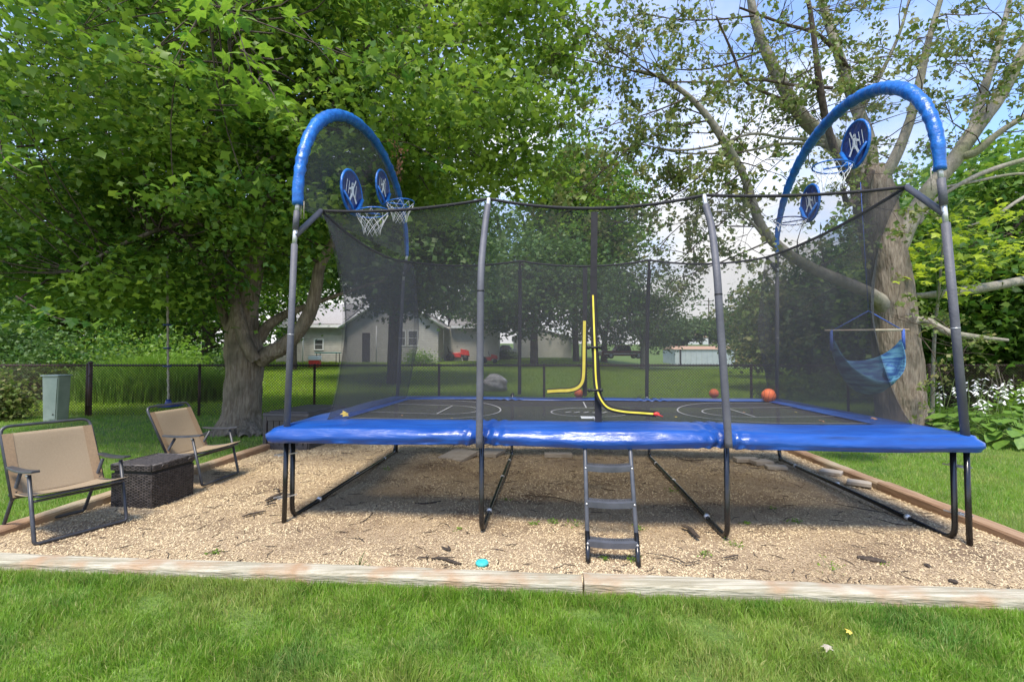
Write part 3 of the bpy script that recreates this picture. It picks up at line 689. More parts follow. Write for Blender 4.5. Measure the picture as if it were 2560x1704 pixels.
# ------------------------------------------------------------------ ladder
LD = empty('ladder', G(1535, 1422), 'dark grey three step ladder leaning on the front of the trampoline', 'ladder')
fl, fr = G(1471, 1423, .0), G(1598, 1430, .0); tl_, tr_ = onB(1462, 1100, B0-.12), onB(1574, 1100, B0-.12)
for f_, t_ in ((fl, tl_), (fr, tr_)):
    mb = MB(); hk = t_+Vector((0, .10, .06)); mb.tube(bent([f_-Vector((0, 0, .02)), t_, hk], .05), .0165, 10); r_ = mb.build('rail', 'ladder', LD)
    mb = MB(); mb.tube([f_-Vector((0, 0, .02)), f_.lerp(t_, .26)], .0175, 10); mb.build('rail_foot', 'steel_black', r_)
for py in (1168, 1257, 1355):
    k = (1425-py)/(1425-1100.); zt = None
    best = min((abs((lambda p: (852-(p.z-CAMZ)*F/p.y+0))(fl.lerp(tl_, s/100)))-0, s) for s in range(1))
    def scr(p):
        v = p-Vector((0, 0, CAMZ)); cy = v.y*cos(PITCH)+v.z*sin(PITCH); cz = -v.y*sin(PITCH)+v.z*cos(PITCH); return 852-F*cz/cy
    s = min(range(0, 1000), key=lambda s: abs(scr(fl.lerp(tl_, s/1000.))-py))/1000.
    p, q2 = fl.lerp(tl_, s), fr.lerp(tr_, s); dv_ = (q2-p).normalized(); bk = Vector((-dv_.y, dv_.x, 0))
    mb = MB(); vs = []
    for i in range(13):
        t = i/12; c = p.lerp(q2, t); sg = -.010*sin(pi*t)
        vs += [c+bk*-.02+Vector((0, 0, .018+sg)), c+bk*.05+Vector((0, 0, .026+sg)), c+bk*.05+Vector((0, 0, .006+sg)), c+bk*-.02+Vector((0, 0, -.022+sg))]
    fs = [(i*4+j, i*4+(j+1) % 4, (i+1)*4+(j+1) % 4, (i+1)*4+j) for i in range(12) for j in range(4)]
    mb.add(vs, fs)
    for i in range(26):
        c = p.lerp(q2, .06+.88*i/25)+bk*.03+Vector((0, 0, .028-.010*sin(pi*(.06+.88*i/25)))); mb.box(c, (.004, .03, .008), rz=-TH)
    st = mb.build('step', 'ladder', LD)
    mb = MB()
    for c in (p, q2): mb.tube([c-bk*.024, c-bk*.018], .008, 8)
    mb.build('bolt', 'galv', st)

# ------------------------------------------------------------------ balls on the mat
def basketball(px, py_c, r, label, rot):
    k = None
    for Y in np.arange(4.2, 7.0, .01):
        p = P(px, py_c, Y); a, b_, z = toL(p)
        if p.z-r <= matz(a, b_): k = p; break
    p = k or P(px, py_c, 6.2)
    e = empty('basketball', p-Vector((0, 0, r)), label, 'ball', 'basketballs on the trampoline')
    mb = MB(); mb.ball(p, r, 28, 18); mb.build('ball_skin', 'ball', e)
    mb = MB(); R_ = Matrix.Rotation(rot, 3, 'X')@Matrix.Rotation(rot*1.3, 3, 'Y')
    for fn in (lambda t: Vector((cos(t), sin(t), 0)), lambda t: Vector((0, cos(t), sin(t))), lambda t: Vector((.86*cos(t)*0+.62+.12*cos(2*t), .78*cos(t)*.97, .78*sin(t)*.97)).normalized(), lambda t: Vector((-.62-.12*cos(2*t), .76*cos(t), .76*sin(t))).normalized()):
        mb.tube([p+R_@fn(t)*(r*1.0) for t in np.linspace(0, 2*pi, 30, endpoint=False)], r*.022, 5, closed=True)
    mb.build('seam', 'black', e)
basketball(1447, 983, .062, 'small orange basketball in front of the bent yellow strip at the back', .5)
basketball(1785, 983, .066, 'orange basketball just left of the right front pole, on the back of the mat', 1.1)
basketball(1922, 988, .088, 'largest orange basketball, by the back right corner pole', 2.0)

# ================================================================== CHAIN LINK FENCE
FY = 11.5
fpx = [-260, 227, 500, 787, 1098, 1360, 1618, 1877, 2118, 2323, 2620, 2950]
def fence(name, posts_x, label, big=(), mats='fence'):
    e = empty(name, (posts_x[0], FY, 0), label, 'fence')
    for i, x in enumerate(posts_x):
        r = .045 if i in big else .030
        mb = MB(); h = 1.26 if i in big else 1.22
        mb.tube([(x, FY, -.05), (x, FY, h)], r, 10); mb.ball((x, FY, h), r*1.15, 10, 6, (1, 1, .7)); p = mb.build('post', 'fence', e)
        if i in big:
            for z in (.25, .6, .95): c = MB(); c.tube([(x, FY, z), (x, FY, z+.02)], r+.006, 10); c.build('band', 'fence', p)
    x0, x1 = posts_x[0], posts_x[-1]
    mb = MB(); mb.tube([(x0, FY, 1.20), (x1, FY, 1.20)], .021, 8); mb.build('top_rail', 'fence', e)
    mb = MB(); sp = .070; h = 1.20; nn = int((x1-x0+h)/sp); yy = FY-.032
    for i in range(nn):
        for s in (1, -1):
            a = x0-h+i*sp if s > 0 else x0+i*sp; b = a+h*s; za, zb = .02, h+.045
            # clip to the run
            t0, t1 = 0., 1.
            if s > 0:
                if a < x0: t0 = (x0-a)/h
                if b > x1: t1 = (x1-a)/h
            else:
                if b < x0: t1 = (a-x0)/h
                if a > x1: t0 = (a-x1)/h
            if t1-t0 < .05: continue
            p = Vector((a+(b-a)*t0, yy+.003*s, za+(zb-za)*t0)); q = Vector((a+(b-a)*t1, yy+.003*s, za+(zb-za)*t1))
            mb.tube([p, q], .0058, 3, cap=False)
    mb.build('chain_link_mesh', 'fence', e, kind='stuff'); return e
wx = [P(x, 887, FY).x for x in fpx]
fence('chain_link_fence', wx[1:10], 'long brown chain link fence running behind the trampoline', big=(0,))
fence('chain_link_fence', wx[0:2][:1]+[wx[1]-.07], 'short end of brown chain link fence behind the green utility box')
fence('chain_link_fence', [wx[9]+.02]+wx[10:], 'rusty chain link fence behind the white flowers at the right edge')

# ================================================================== FOLDING CHAIRS
def chair(o, fdir, label, sc=1.0):
    """o: ground centre, fdir: facing (unit, horizontal); local x forward, y to its left"""
    e = empty('folding_chair', o, label, 'chair', 'folding garden chairs beside the wicker trunk')
    f = Vector((fdir[0], fdir[1], 0)).normalized(); w = Vector((-f.y, f.x, 0)); o = Vector(o)
    q = lambda x, y, z: o+f*x*sc+w*y*sc+Vector((0, 0, z*sc))
    W2 = .30; r = .0125
    def tb(name, pts, rad=r, par=e, n=8, m='chair_frame', be=.05, flat=None):
        mb = MB(); mb.tube(bent([q(*p) for p in pts], be), rad, n, flat=flat); return mb.build(name, m, par)
    # U frames: foot bar on the ground and an upright on each side
    tb('front_leg_frame', [(.17, -W2, .56), (.29, -W2, .055), (.29, W2, .055), (.17, W2, .56)], .0135, be=.025)
    tb('rear_leg_frame', [(-.06, -W2+.03, .55), (-.36, -W2+.03, .055), (-.36, W2-.03, .055), (-.06, W2-.03, .55)], .0135, be=.025)
    back = tb('back_frame', [(-.10, -W2+.0, .33), (-.38, -W2+.0, .89), (-.38, W2-.0, .89), (-.10, W2-.0, .33)], .013, be=.07)
    seatf = tb('seat_frame', [(-.16, -W2+.04, .36), (.31, -W2+.02, .405), (.31, W2-.02, .405), (-.16, W2-.04, .36)], .011)
    tb('cross_bar', [(-.16, -W2+.03, .335), (-.16, W2-.03, .335)], .010)
    tb('cross_bar', [(.215, -W2, .36), (.215, W2, .36)], .010)
    for s in (-1, 1):
        mb = MB(); vs = []
        for i in range(11):
            t = i/10; x = -.17+.45*t; wd = .022+.010*sin(pi*t)+.006*t; z = .585-.012*sin(pi*t)+.012*t
            c = (x, s*W2, z); vs += [q(x, s*W2-wd, z-.009), q(x, s*W2+wd, z-.009), q(x, s*W2+wd*.9, z+.009), q(x, s*W2-wd*.9, z+.009)]
        fs = [(i*4+j, i*4+(j+1) % 4, (i+1)*4+(j+1) % 4, (i+1)*4+j) for i in range(10) for j in range(4)]+[(3, 2, 1, 0), (40, 41, 42, 43)]
        mb.add(vs, fs); arm = mb.build('armrest', 'chair_frame', e, bevel=.004)
        b = MB(); [b.tube([q(x, s*W2, .555), q(x, s*W2+s*.018, .555)], .009, 8) for x in (.17,)]; b.build('bolt', 'galv', arm)
        h = MB(); h.box(q(-.14, s*(W2-.025), .37), (.05, .03, .05)); h.tube([q(-.14, s*(W2-.06), .37), q(-.14, s*(W2+.01), .37)], .012, 8); h.build('hinge', 'chair_frame', e)
    # fabric: seat sags, back bows
    def seat(u, v):
        x = -.14+.465*u; y = (-W2+.01)+(2*W2-.02)*v; z = .365+.045*u+.014*u*u-.035*sin(pi*v)*(1-.5*u)*.6-.012*sin(pi*u); 
        return q(x, y, z+.012)
    def bk(u, v):
        y = -W2+2*W2*u; t = .04+.86*v; x = -.10-.28*t; z = .33+.56*t
        d = -.022*sin(pi*u)*sin(pi*min(1, v+.1)); return q(x+d+.012, y, z+d*.4)
    for fn, nm in ((seat, 'seat'), (bk, 'backrest')):
        o_ = grid(fn, 18, 18).build(nm, 'sling', e); sd = o_.modifiers.new('solid', 'SOLIDIFY'); sd.thickness = .005
        def edge(fn, u0, u1, other):
            return grid(lambda u, v: fn(u0+(u1-u0)*u, v) + (Vector((0, 0, .004)) if fn is seat else f*.005), 3, 14) if other else grid(lambda u, v: fn(u, u0+(u1-u0)*v)+Vector((0, 0, .004)), 14, 3)
        if fn is bk:
            for a_, b_ in ((.0, .11), (.89, 1.0)): edge(fn, a_, b_, True).build('seam_band', 'sling_edge', o_)
    return e
g1 = (G(115, 1370), G(325, 1312)); mid = (g1[0]+g1[1])/2; wd = (g1[1]-g1[0]).normalized(); fd = Vector((wd.y, -wd.x, 0))
chair(mid-fd*.29+Vector((-.01, -.05, 0)), fd, 'tan folding chair nearest the camera, left of the wicker trunk at the bed edge', sc=.98)
g2 = (G(501, 1228), G(599, 1190)); mid = (g2[0]+g2[1])/2; wd = (g2[1]-g2[0]).normalized(); fd = Vector((wd.y, -wd.x, 0))
chair(mid-fd*.29*.99, fd, 'tan folding chair farther back, behind the wicker trunk on its right', sc=.99)

# ================================================================== WICKER TRUNK
c0, cl, crr = G(377, 1276), G(274, 1273), G(481, 1238)
ex = (c0-cl); wx_ = ex.length; ex.normalize(); ey = Vector((-ex.y, ex.x, 0)); dp = .60; H = .36
if (crr-c0).dot(ey) < 0: ey = -ey
ey = (crr-c0).normalized(); ex = Vector((ey.y, -ey.x, 0)); dp = (crr-c0).length; H = .385
o0 = c0-ex*wx_; o0.z = 0; c0.z = 0
e = empty('wicker_trunk', c0, 'dark brown woven wicker storage trunk between the two folding chairs', 'trunk')
qq = lambda x, y, z: c0+ex*x+ey*y+Vector((0, 0, z))
mb = MB(); mb.hexa([qq(-wx_+.01, .01, 0), qq(-.01, .01, 0), qq(-.01, dp-.01, 0), qq(-wx_+.01, dp-.01, 0)], [qq(-wx_+.01, .01, H), qq(-.01, .01, H), qq(-.01, dp-.01, H), qq(-wx_+.01, dp-.01, H)]); body = mb.build('body', 'black', e)
def weave(o, d, nrm, ln, h, up=Vector((0, 0, 1)), row=.0125, st=.027):
    mb = MB(); nr_ = int(h/row); ns = max(2, int(ln/st))
    for i in range(nr_):
        z = (i+.5)*h/nr_; vs = []
        for k in range(ns*3+1):
            x = ln*k/(ns*3); off = .006+.005*sin(pi*(k/3.)+pi*(i % 2))
            c = o+d*x+nrm*off+up*z; hh = h/nr_*.40
            vs += [c-up*hh, c+up*hh, c+up*hh*.6+nrm*.004, c-up*hh*.6+nrm*.004]
        m_ = ns*3+1; fs = []
        for k in range(m_-1):
            a = k*4; b = a+4; fs += [(a, a+3, b+3, b), (a+3, a+2, b+2, b+3), (a+2, a+1, b+1, b+2)]
        mb.add(vs, fs)
    for k in range(ns+1): c = o+d*(ln*k/ns)+nrm*.004; mb.tube([c, c+up*h], .005, 5, cap=False)
    return mb
sides = ((qq(-wx_, 0, 0), ex, -ey, wx_), (qq(0, 0, 0), ey, ex, dp), (qq(0, dp, 0), -ex, ey, wx_), (qq(-wx_, dp, 0), -ey, -ex, dp))
for o_, d_, n_, l_ in sides: weave(o_, d_, n_, l_, H-.05).build('woven_side', 'wicker', e, kind='stuff')
lid = MB(); lid.hexa([qq(-wx_-.012, -.012, H-.015), qq(.012, -.012, H-.015), qq(.012, dp+.012, H-.015), qq(-wx_-.012, dp+.012, H-.015)], [qq(-wx_-.008, -.008, H+.03), qq(.008, -.008, H+.03), qq(.008, dp+.008, H+.03), qq(-wx_-.008, dp+.008, H+.03)]); lo = lid.build('lid', 'black', e, bevel=.01)
for o_, d_, n_, l_ in sides: weave(o_+n_*.010+Vector((0, 0, H-.02)), d_, n_, l_, .05).build('lid_edge', 'wicker', lo, kind='stuff')
weave(qq(-wx_, 0, H+.022), ex, Vector((0, 0, 1)), wx_, dp, up=ey).build('lid_top', 'wicker', lo, kind='stuff')
mb = MB(); 
for a, b in ((qq(-wx_, -.01, H+.03), qq(0, -.01, H+.03)), (qq(.01, 0, H+.03), qq(.01, dp, H+.03)), (qq(0, dp, H+.03), qq(-wx_, dp, H+.03)), (qq(-wx_, dp, H+.03), qq(-wx_, 0, H+.03))): mb.tube([a, b], .011, 8)
mb.build('lid_rim', 'wicker', lo, kind='stuff')
for k in (.18, .82): h = MB(); h.tube(bent([qq(.012, dp*k, H-.02), qq(.03, dp*k, H+.02), qq(.03, dp*k+.06, H+.02), qq(.012, dp*k+.06, H-.02)], .02), .006, 6); h.build('lid_handle', 'wicker', lo)

# ================================================================== DECK BOX
c0, cl, crr = G(769, 1129), G(658, 1125), G(838, 1102)
ex = (c0-cl); w0 = ex.length; ex.normalize(); ey = Vector((-ex.y, ex.x, 0)); dp = 1.12; H = .58; c0.z = 0
qq = lambda x, y, z: c0+ex*x+ey*y+Vector((0, 0, z))
e = empty('deck_box', c0, 'dark grey plastic deck box with panelled sides behind the trampoline corner', 'storage box')
mb = MB(); mb.hexa([qq(-w0+.03, .02, 0), qq(-.02, .02, 0), qq(-.02, dp-.02, 0), qq(-w0+.03, dp-.02, 0)], [qq(-w0+.02, .01, H-.06), qq(-.01, .01, H-.06), qq(-.01, dp-.01, H-.06), qq(-w0+.02, dp-.01, H-.06)]); mb.build('body', 'deckbox', e)
def boxlid(z0, z1, g):
    mb = MB(); mb.hexa([qq(-w0-g, -g, z0), qq(g, -g, z0), qq(g, dp+g, z0), qq(-w0-g, dp+g, z0)], [qq(-w0-g+.012, -g+.012, z1), qq(g-.012, -g+.012, z1), qq(g-.012, dp+g-.012, z1), qq(-w0-g+.012, dp+g-.012, z1)]); return mb
lo = boxlid(H-.06, H-.01, .018).build('lid', 'deckbox', e, bevel=.008)
boxlid(H-.012, H+.012, -.05).build('lid_panel', 'deckbox', lo, bevel=.006)
for o_, d_, n_, l_ in ((qq(-w0, 0, 0), ex, -ey, w0), (qq(0, 0, 0), ey, ex, dp)):
    for x in (.03, l_-.03): m_ = MB(); m_.box(o_+d_*x+n_*.006+Vector((0, 0, .26)), (.06, .024, .52), rz=atan2(d_.y, d_.x)); m_.build('corner_post', 'deckbox', e, bevel=.006)
    for z in (.05, .485): m_ = MB(); m_.box(o_+d_*(l_/2)+n_*.004+Vector((0, 0, z)), (l_-.122, .02, .07), rz=atan2(d_.y, d_.x)); m_.build('rail', 'deckbox', e, bevel=.005)
    ns = 6 if l_ < .8 else 10
    for k in range(ns):
        x = .075+(l_-.15)*(k+.5)/ns; m_ = MB(); m_.box(o_+d_*x+n_*-.003+Vector((0, 0, .268)), ((l_-.15)/ns-.012, .022, .36), rz=atan2(d_.y, d_.x)); m_.build('panel_slat', 'deckbox', e)

# ================================================================== UTILITY BOX
b0 = P(130, 1052, 10.6); e = empty('utility_box', (b0.x, 10.6, 0), 'pale green metal utility pedestal in front of the fence at far left', 'utility box')
def hx(x0, x1, y0, y1, z0, z1, X0=None, X1=None): 
    X0 = x0 if X0 is None else X0; X1 = x1 if X1 is None else X1
    return [(x0, y0, z0), (x1, y0, z0), (x1, y1, z0), (x0, y1, z0)], [(X0, y0, z1), (X1, y0, z1), (X1, y1, z1), (X0, y1, z1)]
x = b0.x
mb = MB(); mb.hexa(*hx(x-.16, x+.14, 10.55, 10.85, -.02, .98, x-.20, x+.17)); bd = mb.build('cabinet', 'util', e, bevel=.02)
mb = MB(); mb.hexa(*hx(x-.22, x+.19, 10.52, 10.88, .98, 1.01)); mb.build('cap', 'util', e, bevel=.01)
mb = MB(); mb.hexa(*hx(x-.01, x+.12, 10.535, 10.549, .05, .94, x-.01, x+.15)); d_ = mb.build('door', 'util', e)
mb = MB(); mb.tube([(x+.08, 10.52, .15), (x+.08, 10.536, .15)], .014, 8); mb.build('lock', 'black', d_)

# ================================================================== DISC SWING
Y = 7.6; top = P(418, 640, Y); seat = P(421, 1012, Y)
e = empty('disc_swing', seat, 'knotted rope swing with blue disc seat hanging beside the big left maple', 'swing')
mb = MB(); n = 60
pts = [seat.lerp(top, i/n)+Vector((.004*sin(i*1.7), .004*cos(i*1.7), 0)) for i in range(n+1)]
mb.tube(pts, [.016+.004*sin(i*2.1) for i in range(n+1)], 8); rp = mb.build('rope', 'rope', e)
for py in (870, 915, 812): c = P(418, py, Y); k = MB(); k.tube([c-Vector((0, 0, .012)), c, c+Vector((0, 0, .012))], [.05, .065, .05], 14); k.build('foot_disc', 'navy', rp)
mb = MB(); mb.tube([seat-Vector((0, 0, .035)), seat-Vector((0, 0, .01)), seat+Vector((0, 0, .012))], [.10, .22, .17], 24); mb.build('seat_disc', 'navy', e)
mb = MB(); mb.tube([seat, seat+Vector((0, 0, .09))], [.06, .03], 12); mb.build('seat_cap', 'navy', e)

# ================================================================== HAMMOCK CHAIR
Y = 6.3; apex = P(2171, 777, Y); bl_ = P(2062, 826, Y); br_ = P(2272, 824, Y-.0); kl_ = P(2078, 828, Y); kr_ = P(2258, 826, Y)
e = empty('hammock_chair', P(2165, 985, Y), 'blue striped hammock chair hanging from a wooden bar beside the right trunk', 'hammock chair')
mb = MB(); mb.tube([bl_, br_], .014, 10); mb.build('spreader_bar', 'timber', e)
mb = MB(); mb.tube([kl_, apex], .007, 6); mb.build('rope', 'rope_blue', e); mb = MB(); mb.tube([apex, kr_], .007, 6); mb.build('rope', 'rope_blue', e)
mb = MB(); mb.tube([apex, apex+Vector((.02, .12, 1.75))], .004, 6); mb.build('hanging_rope', 'rope_blue', e)
def ham(u, v):       # u across, v from front lip to the high back edge
    ang = pi*u; lowz = P(2165, 985, Y).z; half = (kr_.x-kl_.x)/2*.92
    x = -cos(ang)*half*(1-.10*sin(ang)); d = sin(ang)**.75
    front = v < .5; tt = abs(v-.5)*2
    z = lowz+.0+(.18+.25*(v > .5))*tt**1.6; y = (.25 if v > .5 else -.25)*tt*1.1
    base = kl_.z-.10
    zz = base+(z-base)*d; zz += .012*sin(v*38+u*5)*d
    return Vector(((kl_.x+kr_.x)/2+x, Y+y*d, zz))
hm = grid(ham, 40, 26).build('cloth_seat', 'hammock', e); sd = hm.modifiers.new('solid', 'SOLIDIFY'); sd.thickness = .004
for k_, s in ((kl_, 0.), (kr_, 1.)):
    mb = MB()
    mb.tube([k_+Vector((0, 0, .02)), k_-Vector((0, 0, .25))], [.018, .022], 8); mb.build('gathered_cords', 'rope_blue', e)
mb = MB(); pc = P(2225, 935, Y+.05); mb.ball(pc, .11, 14, 10, (.7, .6, 1.2), .06); mb.build('cushion', 'hammock', e)

# ================================================================== BOULDER, PAVERS, LITTER
p = T(1237, 979); mb = MB(); mb.ball(p+Vector((0, 0, .26)), .46, 40, 26, (1.02, .9, .78), .09, 4)
tag(mb.build('boulder', 'rock'), 'large rounded grey boulder on the lawn beyond the fence', 'boulder')
def slab(px, py, w, d, h, rz, label, tilt=0):
    p = G(px, py, .03); R = Matrix.Rotation(rz, 3, 'Z')@Matrix.Rotation(tilt, 3, 'X')
    mb = MB(); mb.box(p+Vector((0, 0, h/2+.004)), (w, d, h), R=R); o = mb.build('paver', 'slab', bevel=.006); tag(o, label, 'paver', 'pavers lying under the trampoline'); return o
slab(1147, 1143, .40, .42, .05, -.5, 'tan paver slab left of the front middle pole, tilted on the chips', .12)
slab(1228, 1136, .30, .40, .05, -.35, 'paver slab just right of the front left middle pole')
e = empty('grooved_paver', G(1395, 1144, .03), 'brick block scored into four pieces behind the ladder', 'paver')
for i in range(4): p = G(1370+i*17, 1142, .03); mb = MB(); mb.box(p+Vector((0, 0, .03)), (.098, .16, .05), rz=-.05); mb.build('brick', 'slab', e, bevel=.005)
slab(1866, 1154, .30, .16, .05, -.1, 'narrow paver block under the right of the trampoline, left of a pair')
slab(1903, 1160, .24, .18, .05, .1, 'short paver block under the right of the trampoline, middle')
slab(1940, 1172, .24, .14, .04, -.2, 'flat paver block nearest the right back leg')
slab(2078, 1185, .20, .22, .04, .8, 'rough stone lying against the right timber')
slab(2148, 1212, .16, .22, .04, .9, 'small grey stone between the right leg bar and timber')
# turquoise lid
p = G(1205, 1413, .035); e = empty('plastic_lid', p, 'turquoise plastic lid on the chips by the front timber', 'lid')
mb = MB(); mb.tube([p, p+Vector((0, 0, .022)), p+Vector((0, 0, .026))], [.036, .045, .040], 24); mb.build('lid_shell', 'teal', e)
mb = MB(); mb.tube([p+Vector((.036*cos(t), .036*sin(t), .027)) for t in np.linspace(0, 2*pi, 24, endpoint=False)], .004, 6, closed=True); mb.build('lid_rim', 'teal', e)
# bark strips and sticks
def stick(pts, w, label, name='bark_strip', cat='bark', m='deadwood', flat=.45, group=None):
    P3 = [G(x, y, .05) for x, y in pts]; k = len(P3)
    sp, rr = spline([(*p, w*(.35+.65*sin(pi*(i+.5)/k))) for i, p in enumerate(P3)], 5)
    mb = MB(); mb.tube(sp, rr, 6, flat=flat, jit=.35); return tag(mb.build(name, m), label, cat, group)
stick([(665, 1250), (680, 1243), (692, 1238), (707, 1231)], .030, 'dark curled bark strip left of the corner legs, upper one')
stick([(664, 1262), (676, 1258), (690, 1257)], .016, 'small dark bark scrap just below the curled strip')
stick([(683, 1223), (692, 1221), (698, 1225)], .014, 'small dark bark scrap just above the curled strip')
stick([(606, 1290), (625, 1284), (645, 1280), (664, 1276)], .016, 'thin curved dark bark strip lowest at left of the corner legs')
stick([(1044, 1394), (1058, 1392), (1073, 1391)], .010, 'short dark stick left of the long bent bark')
stick([(1078, 1395), (1100, 1393), (1125, 1400), (1140, 1405), (1153, 1408)], .016, 'long bent bark strip on the chips left of the turquoise lid')
stick([(1104, 1365), (1116, 1370), (1124, 1372), (1121, 1364)], .012, 'forked dark bark scrap above the long bent bark')
stick([(1704, 1313), (1722, 1318), (1734, 1330), (1747, 1342)], .022, 'dark bark strip inside the right middle leg')
stick([(2143, 1392), (2170, 1396), (2195, 1400), (2215, 1405)], .034, 'largest black bark piece near the right end of the bed')
stick([(2308, 1410), (2318, 1412), (2326, 1417)], .018, 'small dark bark chunk right of the largest black piece')
stick([(2372, 1448), (2384, 1452), (2394, 1454)], .024, 'dark bark chunk almost touching the front timber on the right')
stick([(1038, 1257), (1060, 1258), (1085, 1255), (1102, 1251)], .014, 'dark forked branch in the shade left of the first middle leg')
stick([(1310, 1235), (1350, 1240), (1390, 1243), (1440, 1256)], .009, 'long thin branch lying in the shade left of the ladder', 'twig', 'twig')
stick([(1650, 1385), (1690, 1395), (1715, 1406), (1750, 1399)], .007, 'thin brown branch right of the ladder foot', 'twig', 'twig')
stick([(1610, 1380), (1650, 1386), (1680, 1392)], .005, 'thinnest straight twig just right of the ladder foot', 'twig', 'twig')
stick([(1805, 1394), (1825, 1390), (1845, 1386)], .010, 'short brown twig below the right middle leg', 'twig', 'twig')
stick([(1695, 1143), (1720, 1150), (1760, 1149)], .014, 'curved stick far back under the mat beside the ladder', 'twig', 'twig')
stick([(2085, 1258), (2150, 1270), (2220, 1282)], .008, 'long thin branch crossing under the right leg bar', 'twig', 'twig')
stick([(2190, 1295), (2240, 1308), (2280, 1312)], .006, 'thin branch below the right leg bar', 'twig', 'twig')
stick([(900, 1305), (925, 1290), (942, 1262)], .006, 'thin upright lying twig between left leg bar and middle leg', 'twig', 'twig')
n = 520; mb = MB()
for i in range(n):
    b = BB0+.05+(BB1-BB0-.1)*random.random()**1.5; a = random.uniform(BA0+.1, BA1-.1); l_ = random.uniform(.03, .12)*(1+.15*(b-3)); t = random.uniform(0, pi); c = L(a, b, float(mz(a, b))+.008)
    d = Vector((cos(t), sin(t), random.uniform(-.05, .08)))*l_; k = Vector((-d.y, d.x, 0))*random.uniform(-.2, .2)
    mb.tube([c-d*.5, c+k, c+d*.5], [.0022, .003, .0015], 4, cap=False)
tag(mb.build('twig_litter', 'deadwood', kind='stuff'), 'thin dark twigs and bark shreds scattered over the wood chips', 'twigs')
# weeds
def weed(px, py, r, label, m='leaf_b', n=26, z=.03):
    p = G(px, py, z); C = np.array(p)[None]+RNG.normal(0, 1, (n, 3))*np.array([r, r, r*.35])+np.array([0, 0, r*.5])
    e = empty('weed', p, label, 'weed', 'weeds sprouting in the wood chips')
    leaf_obj('leaves', C, .022, m, 'oval', .5, e, 'stuff')
    mb = MB(); [mb.tube([p, Vector(C[i])], .0015, 4, cap=False) for i in range(0, n, 3)]; mb.build('stems', 'stem', e, kind='stuff')
for a in [(1442, 1313, .045, 'bright green weed just left of the ladder, largest there'), (1382, 1306, .025, 'small weed left of the bright one beside the ladder'), (1337, 1309, .02, 'tiny weed farthest left of the ladder'),
          (1601, 1322, .028, 'weed right of the ladder between its two lower steps'), (1583, 1400, .03, 'pale weed at the right foot of the ladder'), (1512, 1398, .018, 'weed sprig between the ladder feet'),
          (1680, 1230, .04, 'dark weed beside the right middle leg bar'), (1762, 1386, .025, 'weed left of the right middle leg foot'), (1842, 1364, .035, 'pale weed just right of the right middle leg foot'),
          (1867, 1308, .018, 'small weed right of the right middle leg'), (1932, 1272, .022, 'small weed in the shade toward the right leg bar'), (1986, 1306, .035, 'broad weed in front of the right shade edge'),
          (2082, 1428, .055, 'largest pale weed beside the front timber on the right'), (2210, 1414, .025, 'pale weed under the largest black bark piece'), (968, 1176, .04, 'weed behind the left leg bar'),
          (1270, 1252, .022, 'small green weed right of the first middle leg'), (1146, 1325, .02, 'tiny bright weed left of the first middle leg foot'), (541, 1380, .02, 'thin weed sprout by the front timber on the left')]:
    weed(a[0], a[1], a[2], a[3])
p = G(896, 1425, .02); mb = MB()
for dx, dz in ((.05, .14), (.02, .10), (.07, .08), (-.02, .07), (.09, .05)): mb.tube([p, p+Vector((dx*.5, -.01, dz*.6)), p+Vector((dx, -.02, dz))], [.004, .003, .001], 4)
tag(mb.build('grass_weed', 'stem'), 'tall grassy weed growing over the front timber left of centre', 'weed')
# single fallen leaves
def one_leaf(name, p, s, m, label, rot=0, par=None, group=None, tilt=.35, mesh=None):
    tv_, tf_ = LF['maple']; R = Matrix.Rotation(rot, 3, 'Z')@Matrix.Rotation(tilt, 3, 'X')
    mb = MB(); mb.add([Vector(p)+R@(Vector((v[0], v[1]-.4, v[2]*1.5))*s) for v in tv_], [tuple(int(i) for i in f) for f in tf_]); o = mb.build(name, m, par)
    return tag(o, label, 'leaf' if label else None, group)
one_leaf('fallen_leaf', G(2068, 1617, .045), .048, 'slab', 'curled white dead leaf on the front lawn at right', 2.4, tilt=-.25)
one_leaf('fallen_leaf', G(2122, 1577, .045), .034, 'fall', 'yellow fallen leaf on the front lawn above the white one', .5)
q = onB(862, 1041, 4.34); one_leaf('fallen_leaf', (q.x, q.y, .905), .075, 'fall', 'yellow maple leaf on the front left corner of the mat', .8, tilt=.7)
q = G(2055, 1056, .885); one_leaf('fallen_leaf', (q.x, q.y, .90), .055, 'dead', 'curled orange brown leaf on the blue pad at right', 1.6)
q = G(2185, 1049, .885); one_leaf('fallen_leaf', (q.x, q.y, .90), .055, 'dead', 'brown leaf against the net near the right front corner', .3)
for i, (x, y, wh) in enumerate(((930, 1048, 'right of the yellow maple leaf'), (1005, 1038, 'inside the left court lines'), (1130, 1046, 'left of the first front middle pole'), (1300, 1040, 'between the first middle pole and the door flap'), (1690, 1042, 'just right of the red zip pull'), (1860, 1030, 'right of the second middle pole'), (1990, 1030, 'farthest right, near the corner of the mat'))):
    q = G(x, y, .85); one_leaf('leaf_scrap', (q.x, q.y, .853), .028, 'dead' if i % 2 else 'fall', 'tiny leaf scrap on the black mat, '+wh, i*1.3, tilt=.15, group='leaf scraps on the mat')
